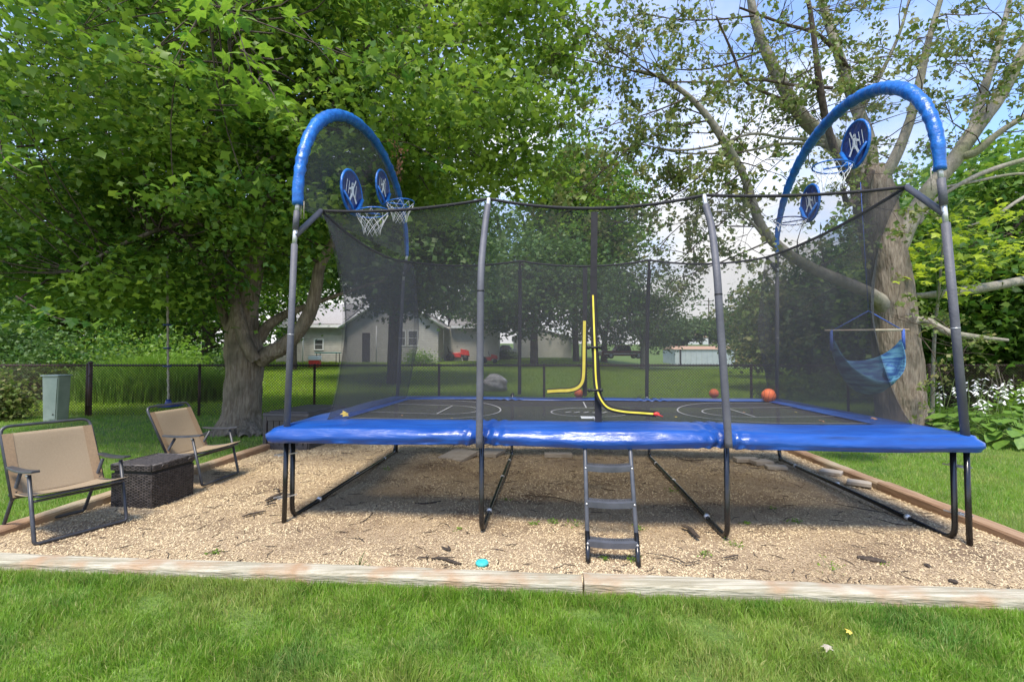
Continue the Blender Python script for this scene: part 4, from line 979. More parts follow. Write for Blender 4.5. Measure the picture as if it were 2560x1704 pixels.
# hanging dead leaf cluster by the left arch
q = onA(985, 400, A0+.15); e = empty('dead_leaf_cluster', q, 'hanging bunch of withered red brown leaves beside the left blue arch', 'dead leaves')
C = []
for i in range(70):
    t = random.random(); C.append([q.x+.05*sin(t*5)+.11*t+random.gauss(0, .035), q.y+random.gauss(0, .04), q.z+.26-.55*t+random.gauss(0, .02)])
leaf_obj('leaves', np.array(C), .055, 'dead', 'oval', -.3, e, 'stuff', droop=1.6)
mb = MB(); mb.tube([q+Vector((-.02, 0, .7)), q+Vector((-.01, 0, .3)), q+Vector((.05, 0, 0)), q+Vector((.11, 0, -.25))], .005, 5); mb.tube([q+Vector((-.2, 0, -.17)), q+Vector((.02, 0, -.08))], .004, 5); mb.build('twig', 'bark_dark', e)

# ================================================================== BUILDINGS BEYOND THE FENCE
def wall(name, p0, p1, z0, z1, m, par, thick=.2):
    mb = MB(); d = (Vector(p1)-Vector(p0)); n_ = Vector((-d.y, d.x, 0)).normalized()*thick
    a, b = Vector((p0[0], p0[1], z0)), Vector((p1[0], p1[1], z0)); up = Vector((0, 0, z1-z0))
    mb.hexa([a, b, b+n_, a+n_], [a+up, b+up, b+n_+up, a+n_+up]); return mb.build(name, m, par)
def siding(p0, p1, z0, z1, par, m, step=.14, top=None):
    """lapped boards, each tilted; joined because they are about five pixels high"""
    mb = MB(); p0 = Vector((*p0[:2], 0)); p1 = Vector((*p1[:2], 0)); d = (p1-p0); n_ = Vector((d.y, -d.x, 0)).normalized()
    z = z0
    while z < z1-.01:
        zt = min(z+step, z1); s0, s1 = 0., 1.
        if top: s0, s1 = top(z)
        if s1-s0 < .02: break
        a, b = p0+d*s0, p0+d*s1
        mb.add([a+n_*.05+Vector((0, 0, z)), b+n_*.05+Vector((0, 0, z)), b+n_*.006+Vector((0, 0, zt)), a+n_*.006+Vector((0, 0, zt)), a+Vector((0, 0, z)), b+Vector((0, 0, z))], [(0, 1, 2, 3), (4, 5, 1, 0)]); z += step
    mb.build('clapboards', m, par, kind='stuff')
def window(x0, x1, z0, z1, y, par, m='white'):
    mb = MB(); t = .07
    for c, s_ in (((x0+x1)/2, z0), 0), (((x0+x1)/2, z1), 0): pass
    mb.box(((x0+x1)/2, y, z0), (x1-x0+t, .06, t)); mb.box(((x0+x1)/2, y, z1), (x1-x0+t, .06, t)); mb.box((x0, y, (z0+z1)/2), (t, .058, z1-z0-t)); mb.box((x1, y, (z0+z1)/2), (t, .058, z1-z0-t)); mb.box(((x0+x1)/2, y, (z0+z1)/2), (x1-x0-t, .04, .04))
    w = mb.build('window', m, par, kind='stuff'); w['kind'] = 'part'; del w['kind']
    g = MB(); g.box(((x0+x1)/2, y+.015, (z0+z1)/2), (x1-x0-.02, .02, z1-z0-.02)); g.build('pane', 'glass', w)
HY_ = 33.0; XA, XB, XC, XD = P(680, 880, HY_).x, P(868, 880, HY_).x, P(1096, 880, HY_).x, P(1245, 880, HY_+2.5).x
zb = .90; ze = P(900, 812, HY_).z
e = empty('ranch_house', (XB, HY_, zb), 'pale sided ranch house behind the left maple with a gabled wing', 'house')
wall('wall', (XA, HY_+.6), (XB, HY_+.6), zb-.6, ze, 'siding', e); siding((XA, HY_+.6), (XB, HY_+.6), zb, ze, e, 'siding')
wall('wall', (XB, HY_), (XC, HY_), zb-.6, ze, 'siding', e); 
gx = (XB+XC)/2; gz = ze+2.1
siding((XB, HY_), (XC, HY_), zb, gz-.1, e, 'siding', top=lambda z: (0, 1) if z < ze else (.5*(z-ze)/(gz-ze), 1-.5*(z-ze)/(gz-ze)))
mb = MB(); mb.add([(XB, HY_+.01, ze), (XC, HY_+.01, ze), (gx, HY_+.01, gz), (XB, HY_+.2, ze), (XC, HY_+.2, ze), (gx, HY_+.2, gz)], [(0, 1, 2), (5, 4, 3)]); mb.build('gable', 'siding', e)
wall('wall', (XC+.01, HY_+2.5), (XD, HY_+2.5), zb-.6, ze, 'siding', e); siding((XC+.01, HY_+2.5), (XD, HY_+2.5), zb, ze, e, 'siding')
wall('wall', (XC, HY_), (XC, HY_+2.5), zb-.6, ze, 'siding', e); wall('wall', (XD, HY_+2.5), (XD, HY_+9), zb-.6, ze, 'siding', e)
def roofslab(pts, th, name='roof'):
    mb = MB(); mb.hexa([Vector(p) for p in pts], [Vector(p)+Vector((0, 0, th)) for p in pts]); return mb.build(name, 'roof', e)
ov = .45
roofslab([(XB-ov, HY_-.4, ze-.28), (gx, HY_-.4, gz), (gx, HY_+9, gz), (XB-ov, HY_+9, ze-.28)], .12)
roofslab([(gx, HY_-.4, gz), (XC+ov, HY_-.4, ze-.28), (XC+ov, HY_+9, ze-.28), (gx, HY_+9, gz)], .12)
roofslab([(XA-ov, HY_+.2, ze-.02), (XB-ov-.02, HY_+.2, ze-.02), (XB-ov-.02, HY_+5.5, ze+1.9), (XA-ov, HY_+5.5, ze+1.9)], .12)
roofslab([(XC+ov+.02, HY_+2.0, ze), (XD+ov, HY_+2.0, ze), (XD+ov, HY_+7.2, ze+1.9), (XC+ov+.02, HY_+7.2, ze+1.9)], .12)
roofslab([(XC+ov+.02, HY_+7.2, ze+1.9), (XD+ov, HY_+7.2, ze+1.9), (XD+ov, HY_+12, ze), (XC+ov+.02, HY_+12, ze)], .12)
mb = MB(); mb.box(((XA+XB)/2-.3, HY_+.12, ze-.08), (XB-XA, .08, .18)); mb.build('fascia', 'white', e); mb = MB(); mb.box(((XC+XD)/2+.5, HY_+1.98, ze-.02), (XD-XC-.2, .06, .18)); mb.build('fascia', 'white', e)
for a_, b_ in (((XB-ov, HY_-.42, ze-.2), (gx, HY_-.42, gz+.05)), ((gx, HY_-.42, gz+.05), (XC+ov, HY_-.42, ze-.2))): mb = MB(); mb.tube([a_, b_], .09, 4); mb.build('rake_board', 'white', e)
for px0, px1, y0, y1, Y in ((786, 808, 848, 874, HY_+.55), (1000, 1014, 826, 864, HY_-.05), (1020, 1044, 826, 864, HY_-.05)):
    a, b = P(px0, y1, Y), P(px1, y0, Y); window(a.x, b.x, a.z, b.z, Y, e)
a, b = P(905, 905, HY_-.05), P(925, 832, HY_-.05); mb = MB(); mb.box(((a.x+b.x)/2, HY_-.03, (a.z+b.z)/2), (b.x-a.x, .08, b.z-a.z)); mb.build('door', 'deckbox', e)
for px in (940, 756): a = P(px, 900, HY_-.1); mb = MB(); mb.tube([(a.x, HY_-.06, zb), (a.x, HY_-.06, ze-.05)], .04, 6); mb.build('downpipe', 'white', e)

def simple_house(name, px0, px1, pyb, pye, pyr, Y, depth, mw, mr, label, hip=False, side='gable', wins=()):
    a, b = P(px0, pyb, Y), P(px1, pyb, Y); ze_ = P(px0, pye, Y).z; zr = P(px0, pyr, Y).z; z0 = a.z
    e = empty(name, (a.x, Y, z0), label, 'house' if 'house' in name else 'shed')
    mb = MB(); mb.hexa([(a.x, Y, z0-.8), (b.x, Y, z0-.8), (b.x, Y+depth, z0-.8), (a.x, Y+depth, z0-.8)], [(a.x, Y, ze_), (b.x, Y, ze_), (b.x, Y+depth, ze_), (a.x, Y+depth, ze_)]); mb.build('wall', mw, e)
    o = .02*(b.x-a.x); x0, x1 = a.x-o, b.x+o; mb = MB()
    if side == 'gable':        # gable faces the camera
        xm = (a.x+b.x)/2; mb.add([(x0, Y-o, ze_), (x1, Y-o, ze_), (xm, Y-o, zr), (x0, Y+depth, ze_), (x1, Y+depth, ze_), (xm, Y+depth, zr)], [(0, 3, 5, 2), (2, 5, 4, 1)])
        g = MB(); g.add([(a.x, Y-.01, ze_), (b.x, Y-.01, ze_), (xm, Y-.01, zr-.05), (a.x, Y+.1, ze_), (b.x, Y+.1, ze_), (xm, Y+.1, zr-.05)], [(0, 1, 2), (3, 5, 4)]); g.build('gable', mw, e)
        r_ = mb.build('roof', mr, e); s_ = r_.modifiers.new('solid', 'SOLIDIFY'); s_.thickness = .15
    else:
        i = (x1-x0)*.28 if hip else 0.; ym = Y+depth/2
        mb.add([(x0, Y-o, ze_), (x1, Y-o, ze_), (x1, Y+depth+o, ze_), (x0, Y+depth+o, ze_), (x0+i, ym, zr), (x1-i, ym, zr)], [(0, 1, 5, 4), (1, 2, 5), (2, 3, 4, 5), (3, 0, 4), (3, 2, 1, 0)]); mb.build('roof', mr, e)
    for w in wins:
        p, q_ = P(w[0], w[3], Y-.04), P(w[1], w[2], Y-.04); window(p.x, q_.x, p.z, q_.z, Y-.05, e)
    return e, a, b, z0, ze_
simple_house('white_house', 1284, 1430, 897, 848, 826, 47, 10, 'siding_w', 'roof', 'white gabled outbuilding house behind the dark tree trunk')
simple_house('distant_house', 1709, 1771, 858, 843, 832, 190, 10, 'white', 'roof_t', 'small white distant house with tan hip roof on the rise', hip=True, side='hip', wins=((1745, 1760, 844, 853),))
e, a, b, z0, z1 = simple_house('garden_shed', 1688, 1838, 916, 873, 864, 50, 4.0, 'shedwall', 'roof_t', 'pale metal garden shed with low tan roof beyond the fence', side='long')
mb = MB(); x = P(1701, 900, 50).x; mb.box((x, 49.96, (z0+z1)/2), (.16, .06, z1-z0)); mb.build('door_edge', 'black', e)
for i in range(9):
    x = a.x+(b.x-a.x)*(.18+.09*i); mb = MB(); mb.box((x, 49.97, (z0+z1)/2), (.05, .04, z1-z0)); mb.build('wall_rib', 'shedwall', e)
# cedar fence panel at the right of the shed
e = empty('board_fence', P(1846, 905, 56), 'orange cedar board fence just right of the pale shed', 'fence')
a, b = P(1842, 907, 56), P(1935, 907, 56); zt = P(1842, 868, 56).z
for i in range(16): x = a.x+(b.x-a.x)*i/16; mb = MB(); mb.box((x, 56, (a.z-.3+zt)/2), ((b.x-a.x)/16-.03, .04, zt-a.z+.3)); mb.build('board', 'cedar', e)
mb = MB(); mb.box(((a.x+b.x)/2, 56.06, zt-.4), (b.x-a.x, .06, .12)); mb.build('fence_rail', 'cedar', e)
# parked vehicles, mostly hidden
def vehicle(name, px0, px1, pyb, pyt, Y, m, label, cat, cab):
    a, b = P(px0, pyb, Y), P(px1, pyb, Y); h = P(px0, pyt, Y).z-a.z; w = b.x-a.x; y0, y1 = Y-.9, Y+.9
    e = empty(name, ((a.x+b.x)/2, Y, a.z), label, cat)
    z = lambda k: a.z+h*k; x = lambda k: a.x+w*k
    def prism(prof, ya, yb):
        mb = MB(); k = len(prof); mb.add([(x(p), ya, z(q)) for p, q in prof]+[(x(p), yb, z(q)) for p, q in prof], [tuple(range(k)), tuple(range(2*k-1, k-1, -1))]+[(i, i+k, (i+1) % k+k, (i+1) % k) for i in range(k)]); return mb
    prism([(0, .2), (1, .2), (1, .52), (.97, .58), (.03, .58), (0, .5)], y0, y1).build('body', m, e, bevel=.05)
    cb = prism(cab, y0+.12, y1-.12).build('cabin', m, e, bevel=.05)
    sh = [(c[0]*.94+.03*1, .60+(c[1]-.60)*.82) for c in cab]; prism(sh, y0+.10, y0+.119).build('window', 'glass', cb)
    for k in (.2, .8):
        for yy in (y0+.1, y1-.1):
            mb = MB(); mb.tube([(x(k), yy-.11, z(.2)), (x(k), yy+.11, z(.2))], h*.2, 18); wh = mb.build('wheel', 'black', e); mb = MB(); mb.tube([(x(k), yy-.115, z(.2)), (x(k), yy+.115, z(.2))], h*.11, 12); mb.build('hub', 'silver', wh)
    mb = MB(); mb.box((x(.5), y0-.02, z(.36)), (w*.9, .03, h*.05)); mb.build('side_trim', 'white', e)
vehicle('parked_car', 1234, 1292, 886, 862, 44, 'silver', 'silver car parked beside the white gabled house, half hidden by a bush', 'car', [(.22, .58), (.80, .58), (.68, .98), (.36, 1.0)])
vehicle('pickup_truck', 1500, 1612, 896, 862, 42, 'truck', 'dark red pickup truck under the trees beyond the fence', 'truck', [(.30, .58), (.66, .58), (.62, .98), (.38, 1.0)])
# bench / garden things near the house
def mower(px, py, s, label):
    p = T(px, py); e = empty('garden_tractor', p, label, 'mower')
    q = lambda x, y, z: (p.x+x*s, p.y+y*s, p.z+z*s)
    mb = MB(); mb.hexa([q(-.5, -.3, .25), q(.35, -.3, .25), q(.35, .3, .25), q(-.5, .3, .25)], [q(-.45, -.27, .5), q(.3, -.27, .55), q(.3, .27, .55), q(-.45, .27, .5)]); mb.build('body', 'red', e, bevel=.03)
    mb = MB(); mb.hexa([q(.3, -.22, .4), q(.85, -.2, .35), q(.85, .2, .35), q(.3, .22, .4)], [q(.3, -.2, .78), q(.8, -.16, .66), q(.8, .16, .66), q(.3, .2, .78)]); mb.build('hood', 'red', e, bevel=.03)
    mb = MB(); mb.hexa([q(-.45, -.2, .52), q(-.05, -.2, .52), q(-.05, .2, .52), q(-.45, .2, .52)], [q(-.52, -.2, .95), q(-.38, -.2, .6), q(-.38, .2, .6), q(-.52, .2, .95)]); mb.build('seat', 'black', e)
    mb = MB(); mb.tube([q(.2, 0, .6), q(.08, 0, .9)], .02*s, 6); mb.tube([q(.08+.0, .15*cos(t), .9+.13*sin(t)) for t in np.linspace(0, 2*pi, 12, endpoint=False)], .015*s, 5, closed=True); mb.build('steering_wheel', 'black', e)
    for x, r in ((-.3, .26), (.62, .18)):
        for yy in (-.36, .36): mb = MB(); mb.tube([q(x, yy-.07, r), q(x, yy+.07, r)], r*s, 16); mb.build('wheel', 'black', e)
mower(1140, 903, 1.2, 'red garden tractor parked in front of the recessed grey wall')
mower(1219, 908, .8, 'small red mower at the right end of the ranch house')
p = T(787, 918); e = empty('cooler', p, 'white topped red cooler on the lawn behind a fence post', 'cooler')
for nm, z0, z1, w, m in (('body', 0, .42, .62, 'red'), ('lid', .425, .68, .66, 'white')): mb = MB(); mb.box(p+Vector((0, 0, (z0+z1)/2)), (w, .42, z1-z0)); mb.build(nm, m, e, bevel=.03)
mb = MB(); mb.tube(bent([p+Vector((-.33, -.02, .3)), p+Vector((-.36, -.2, .5)), p+Vector((.36, -.2, .5)), p+Vector((.33, -.02, .3))], .04), .012, 6); mb.build('handle', 'white', e)
# patio table
p = T(820, 908); e = empty('patio_table', p, 'green topped patio table by the sided house wall', 'table')
mb = MB(); mb.box(p+Vector((0, 0, .72)), (1.5, .8, .04)); mb.build('tabletop', 'teal', e)
for sx in (-.65, .65):
    for sy in (-.3, .3): mb = MB(); mb.tube([p+Vector((sx, sy, 0)), p+Vector((sx, sy, .7))], .025, 6); mb.build('leg', 'black', e)
# low stone edging left
e = empty('stone_edging', T(320, 980), 'low dark stone edging in front of the tall grass clump', 'edging')
for i in range(11):
    p = T(250+13.5*i, 986); mb = MB(); mb.box(p+Vector((0, 0, .07)), (.15, .16, .17), rz=random.uniform(-.1, .1)); mb.build('stone', 'stone_edge', e, bevel=.02)
# wooden utility pole and wires right of centre, far off
p = Vector((P(1772, 800, 150).x, 150, 4.)); e = empty('utility_pole', p, 'distant wooden power pole with cross arm above the tan roofed house', 'pole')
mb = MB(); mb.tube([p, (p.x, 150, P(1772, 745, 150).z)], .16, 8); mb.build('pole_shaft', 'bark_dark', e)
for py in (752, 762): mb = MB(); z = P(1772, py, 150).z; mb.box((p.x, 149.8, z), (3.2, .14, .14)); mb.build('cross_arm', 'bark_dark', e)

# ================================================================== TREES
def px_poly(pts, n=6):
    return spline([(*P(a, b, Y), r) for a, b, Y, r in pts], n)
def ridged(mb, pts, rad, n=34, amp=.07, seed=0):
    """trunk with furrowed bark in the geometry itself"""
    k = len(pts); vs = []
    for i, p in enumerate(pts):
        d = (pts[min(i+1, k-1)]-pts[max(i-1, 0)]).normalized(); x = Vector((0, 1, 0)).cross(d).normalized() if abs(d.y) < .9 else Vector((1, 0, 0)); y = d.cross(x)
        for j in range(n):
            a = 2*pi*j/n; f = 1+amp*mn.noise(Vector((cos(a)*4+seed, sin(a)*4, i*.16)))+amp*.8*mn.noise(Vector((cos(a)*11, sin(a)*11+seed, i*.35)))
            vs.append(p+(x*cos(a)+y*sin(a))*rad[i]*f)
    mb.add(vs, [(i*n+j, i*n+(j+1) % n, (i+1)*n+(j+1) % n, (i+1)*n+j) for i in range(k-1) for j in range(n)], True)
def wobble(p, q, r0, r1, n=5, am=.08):
    L_ = (q-p).length; out = []; o1 = Vector((random.gauss(0, am), random.gauss(0, am), random.gauss(0, am)))*L_
    for i in range(n+1): t = i/n; out.append(p.lerp(q, t)+o1*sin(pi*t)+Vector((0, 0, -.04*L_*t*t)))
    return out, [r0+(r1-r0)*i/n for i in range(n+1)]

# ---- big left maple
random.seed(21)
e = empty('maple_tree', G(600, 1078), 'big leafy maple filling the upper left, its forked trunk by the deck box', 'tree')
LT = [[(598, 1095, 9.0, .56), (600, 1072, 9.0, .44), (603, 1040, 9.0, .345), (607, 1000, 9.0, .315), (611, 940, 9.0, .31), (612, 880, 9.0, .33), (608, 840, 9.0, .30), (612, 780, 9.0, .23), (625, 700, 9.0, .20), (640, 620, 9.0, .19), (645, 520, 9., .16), (655, 380, 9., .13), (650, 200, 8.8, .10), (640, 0, 8.6, .07), (630, -180, 8.4, .04)],
      [(650, 900, 8.9, .15), (672, 884, 8.85, .15), (705, 868, 8.8, .14), (745, 830, 8.8, .125), (775, 780, 8.8, .12), (790, 720, 8.8, .11), (800, 665, 8.8, .10), (830, 610, 8.8, .08), (875, 520, 8.6, .06), (940, 400, 8.4, .045), (1050, 280, 8.2, .03)],
      [(648, 850, 9.1, .11), (670, 815, 9.1, .10), (715, 785, 9.2, .08), (770, 765, 9.3, .055), (850, 735, 9.4, .035), (960, 700, 9.5, .02)],
      [(640, 900, 8.72, .10), (622, 868, 8.66, .11), (603, 820, 8.68, .11), (590, 760, 8.75, .10), (580, 700, 8.8, .08), (560, 600, 8.7, .06), (520, 450, 8.4, .045)],
      [(585, 850, 9.1, .10), (560, 790, 9.1, .08), (530, 700, 9.1, .07), (470, 590, 9., .06), (380, 460, 8.8, .05), (260, 330, 8.5, .035), (100, 190, 8.2, .02)],
      [(600, 800, 9.2, .09), (520, 640, 9.4, .07), (400, 560, 9.4, .055), (260, 500, 9.3, .04), (60, 450, 9.2, .02)],
      [(645, 560, 9., .10), (720, 420, 8.9, .07), (820, 280, 8.7, .05), (960, 130, 8.5, .035), (1100, -20, 8.3, .02)],
      [(648, 480, 9., .09), (560, 300, 8.7, .06), (440, 120, 8.3, .045), (330, -60, 7.8, .03)],
      [(655, 350, 8.9, .08), (800, 200, 8.6, .05), (1000, 80, 8.4, .04), (1250, 60, 8.2, .025)],
      [(650, 420, 8.9, .07), (780, 330, 9.6, .05), (1000, 300, 10.2, .04), (1260, 260, 10.4, .02)],
      [(640, 250, 8.7, .06), (620, 120, 7.4, .045), (560, 40, 6.2, .03), (520, 10, 5.2, .02)],
      [(640, 600, 9.05, .06), (480, 560, 8.2, .045), (330, 600, 7.4, .03), (180, 680, 6.8, .015)]]
mb = MB(); nodes = []
for i, pl_ in enumerate(LT):
    pts, rr = px_poly(pl_, 7)
    if i == 0: ridged(mb, pts[:64], rr[:64], 44, .10); mb.tube(pts[63:], rr[63:], 10)
    elif i in (1, 3): ridged(mb, pts, rr, 22, .08, 5*i)
    else: mb.tube(pts, rr, 9, jit=.08)
    nodes += [(p, r) for p, r in zip(pts, rr) if p.z > 2.2]
for px, r in ((505, .10), (535, .13), (570, .11), (640, .12), (655, .09), (610, .12)):     # root flare
    s = P(604 if px < 610 else 612, 1035, 8.95); t_ = G(px, 1090+(4 if 560 < px < 640 else 0)); pts, rr = spline([(*s, r), (*(s.lerp(t_, .55)+Vector((0, 0, -.10))), r*1.05), (*(t_+Vector((0, 0, -.02))), r*.7)], 6); ridged(mb, pts, rr, 12, .1, px)
tw = MB(); NP = np.array([n_[0] for n_ in nodes])
def clump_ok(c):
    y = c[1]
    if y < 3.6: return False
    px = 1280+F*c[0]/y; py = 887-F*(c[2]-CAMZ)/y
    if px > 1500 or px < -900 or py < -700: return False
    # ragged lower outline of the crown as seen from the lawn
    low = np.interp(px, [-900, 0, 200, 420, 560, 680, 760, 900, 1100, 1300, 1400, 1460], [880, 880, 850, 800, 700, 700, 640, 560, 520, 440, 330, 200])
    return py < low
clumps = []
cen = np.array([-4.6, 9.3, 6.4]); R3 = np.array([6.6, 4.6, 5.0])
while len(clumps) < 580:
    d = RNG.normal(size=3); d /= np.linalg.norm(d); c = cen+R3*d*RNG.random()**.38
    if c[2] > 1.9 and clump_ok(c) and in_frame(c[None], 150)[0]: clumps.append(c)
for _ in range(60):          # low lateral skirts, left
    c = np.array([RNG.uniform(-9.5, -5.2), RNG.uniform(6.6, 9.5), RNG.uniform(2.3, 4.4)])
    if clump_ok(c) : clumps.append(c)
CC = []; TT = []
for c in clumps:
    cv = Vector(c); k = int(np.argmin(((NP-c)**2).sum(1)+0*NP[:, 0])); p0 = nodes[k][0]
    if (p0-cv).length > .3:
        pts, rr = wobble(p0, cv, min(.03, nodes[k][1]*.5), .006, 6); tw.tube(pts, rr, 4, cap=False)
    R_ = RNG.uniform(.45, .95); nl = int(205*R_*R_/.45)+40
    q = RNG.normal(0, 1, (nl, 3))*np.array([R_*.52, R_*.52, R_*.20]); q[:, 2] -= .25*(q[:, 0]**2+q[:, 1]**2)/R_
    CC.append(c+q); pxc = 1280+F*c[0]/c[1]; TT.append(np.clip(RNG.random(nl)**1.7*.8+RNG.uniform(-.1, .35)+.30*sstep(700, 1300, pxc), 0, 1))  # random leaf tone, plus sunlight painted into the tint towards the crown's right
    for _ in range(4):
        e_ = cv+Vector((random.gauss(0, R_*.5), random.gauss(0, R_*.5), random.gauss(0, .1))); tw.tube([cv, cv.lerp(e_, .5)+Vector((0, 0, .04)), e_], [.006, .004, .002], 3, cap=False)
CC = np.concatenate(CC); keep = in_frame(CC, 60)
mb.build('trunk', 'bark', e); tw.build('twigs', 'bark_dark', e, kind='stuff')
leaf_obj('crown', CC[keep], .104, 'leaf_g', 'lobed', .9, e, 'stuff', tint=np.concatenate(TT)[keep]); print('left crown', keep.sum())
# near bough: leaves big enough to pick out singly
lt = []; tv_, tf_ = LF['maple']
for m_ in ('leaf_b', 'leaf_g'):
    a = MB(); a.add([Vector((v[0], v[1]-.1, v[2])) for v in tv_], [tuple(int(i) for i in f) for f in tf_]); lt.append(a.mesh('maple_leaf', m_))
near = MB(); sprays = [((380, 20), (560, 10), 5.2), ((520, 0), (430, 150), 4.8), ((560, 40), (640, 210), 4.6), ((600, 120), (700, 260), 4.9), ((450, 150), (560, 190), 5.0), ((640, 200), (760, 330), 5.1), ((60, 30), (230, 75), 5.0), ((520, 260), (700, 210), 5.4), ((700, 20), (860, 180), 5.6), ((840, 120), (1010, 190), 5.8), ((0, 350), (80, 430), 5.2), ((930, 360), (1120, 410), 6.4), ((40, 740), (250, 800), 6.2), ((560, 640), (620, 700), 7.5)]
cnt = 0; random.seed(5)
for (x0, y0), (x1, y1), Y in sprays:
    a, b = P(x0, y0, Y+.3), P(x1, y1, Y-.2); pts, rr = wobble(a, b, .010, .003, 8, .06); near.tube(pts, rr, 5)
    up_ = a+Vector((-.3, 1.6, .9)); near.tube(wobble(up_, a, .02, .010, 5, .05)[0], .012, 5)
    for i in range(21):
        if cnt >= 290: break
        p = pts[random.randrange(1, 9)]+Vector((random.gauss(0, .10), random.gauss(0, .10), random.gauss(-.03, .07)))
        o = bpy.data.objects.new('leaf', lt[0 if random.random() < (.85 if Y < 5.7 else .4) else 1]); COL.objects.link(o); o.parent = e
        o.location = p-Vector(e.location); s = random.uniform(.11, .18); o.scale = (s, s, s)
        o.rotation_euler = (random.gauss(-.35, .45), random.gauss(0, .45), random.uniform(0, 2*pi)); cnt += 1
near.build('bough', 'bark_dark', e, kind='stuff')

# ---- right tree with sparse foliage
random.seed(33)
e = empty('thinning_maple_tree', P(2255, 1073, 9.2), 'tall half bare maple with pale limbs and thin foliage behind the right arch', 'tree')
RT = [[(2262, 1090, 9.2, .50), (2258, 1060, 9.2, .43), (2252, 1010, 9.2, .40), (2246, 950, 9.2, .385), (2240, 860, 9.2, .375), (2232, 760, 9.2, .36), (2222, 680, 9.2, .345), (2205, 600, 9.2, .345), (2190, 520, 9.2, .35), (2178, 460, 9.2, .33), (2172, 420, 9.2, .25)],
      [(2240, 820, 9.25, .26), (2215, 770, 9.12, .19), (2175, 735, 9.0, .14), (2110, 705, 8.9, .125), (2040, 675, 8.8, .115), (1975, 638, 8.7, .105), (1930, 600, 8.6, .10), (1900, 560, 8.5, .09), (1880, 500, 8.4, .08), (1855, 430, 8.3, .07), (1820, 370, 8.2, .08), (1775, 300, 8.1, .065), (1720, 240, 8.0, .05), (1655, 195, 7.9, .035), (1590, 175, 7.8, .02)],
      [(2165, 470, 9.2, .19), (2120, 400, 9.1, .17), (2060, 345, 9., .15), (2000, 285, 8.9, .135), (1955, 210, 8.8, .12), (1915, 130, 8.7, .10), (1885, 40, 8.6, .085), (1865, -80, 8.5, .06)],
      [(2175, 450, 9.2, .17), (2170, 350, 9.3, .14), (2130, 240, 9.4, .12), (2095, 130, 9.5, .10), (2060, 20, 9.6, .08), (2040, -90, 9.7, .06)],
      [(2185, 480, 9.1, .14), (2235, 400, 8.9, .11), (2275, 300, 8.8, .09), (2300, 200, 8.7, .08), (2325, 90, 8.6, .06), (2370, -60, 8.5, .04)],
      [(2232, 680, 9.2, .18), (2262, 580, 9.1, .17), (2320, 480, 9.0, .16), (2385, 400, 8.9, .15), (2440, 320, 8.8, .14), (2500, 240, 8.7, .12), (2560, 130, 8.6, .10), (2640, -20, 8.5, .07)],
      [(2430, 335, 8.8, .10), (2455, 240, 8.9, .085), (2485, 150, 9.0, .07), (2520, 20, 9.1, .05), (2540, -80, 9.2, .04)],
      [(2400, 390, 8.85, .09), (2440, 380, 8.7, .08), (2500, 330, 8.5, .06), (2580, 280, 8.3, .05)],
      [(2150, 480, 9.0, .08), (2105, 420, 8.7, .075), (2070, 320, 8.5, .07), (2050, 220, 8.3, .065), (2038, 120, 8.2, .05), (2020, 0, 8.1, .04), (1990, -80, 8., .03)],
      [(2175, 430, 8.9, .10), (2150, 480, 8.8, .09), (2120, 510, 8.6, .06), (2105, 460, 8.4, .04)],
      [(2060, 352, 8.9, .035), (1960, 345, 8.6, .03), (1880, 335, 8.4, .026), (1780, 365, 8.2, .022), (1680, 375, 8.0, .018), (1560, 350, 7.8, .01)],
      [(2060, 362, 8.9, .035), (1950, 360, 8.9, .03), (1860, 378, 8.9, .024), (1720, 384, 8.8, .018), (1600, 360, 8.6, .01)],
      [(1990, 260, 8.8, .04), (1920, 235, 8.6, .035), (1860, 200, 8.4, .03), (1830, 130, 8.2, .024), (1790, 40, 8.0, .016)],
      [(2080, 220, 8.4, .035), (2000, 215, 8.2, .03), (1900, 200, 8., .026), (1800, 205, 7.8, .02), (1650, 205, 7.7, .012)],
      [(1915, 600, 8.6, .03), (1860, 540, 8.3, .02), (1780, 530, 8., .014), (1700, 560, 7.8, .008)],
      [(2120, 170, 9.4, .05), (2050, 90, 9., .04), (1960, 60, 8.6, .03), (1850, 20, 8.3, .02)],
      [(2232, 850, 9.2, .17), (2262, 815, 9.0, .12), (2310, 800, 8.9, .08), (2370, 830, 8.7, .07), (2440, 842, 8.6, .055), (2520, 850, 8.5, .03)],
      [(2140, 300, 9.3, .05), (2200, 190, 9.2, .04), (2250, 80, 9., .03), (2280, -30, 8.9, .02)]]
mb = MB(); bn = []; segs_ = []
for i, pl_ in enumerate(RT):
    pts, rr = px_poly(pl_, 7)
    if i == 0: ridged(mb, pts, rr, 48, .08, 9)
    else:
        rr = [q*.88 for q in rr]; m_ = MB(); m_.tube(pts, rr, 10, jit=.07); m_.build('limb', 'bark_pale' if i not in (8, 9, 12, 13, 15) else 'bark_dark', e)
        segs_.append((pts, rr))
for px, r in ((2205, .13), (2315, .13), (2260, .12)):
    s = P(2250, 1010, 9.15); t_ = P(px, 1092, 9.1); pts, rr = spline([(*s, r), (*(s.lerp(t_, .5)+Vector((0, 0, -.10))), r), (*t_, r*.8)], 6); ridged(mb, pts, rr, 12, .1, px)
mb.build('trunk', 'bark', e)
tw = MB(); tips = []
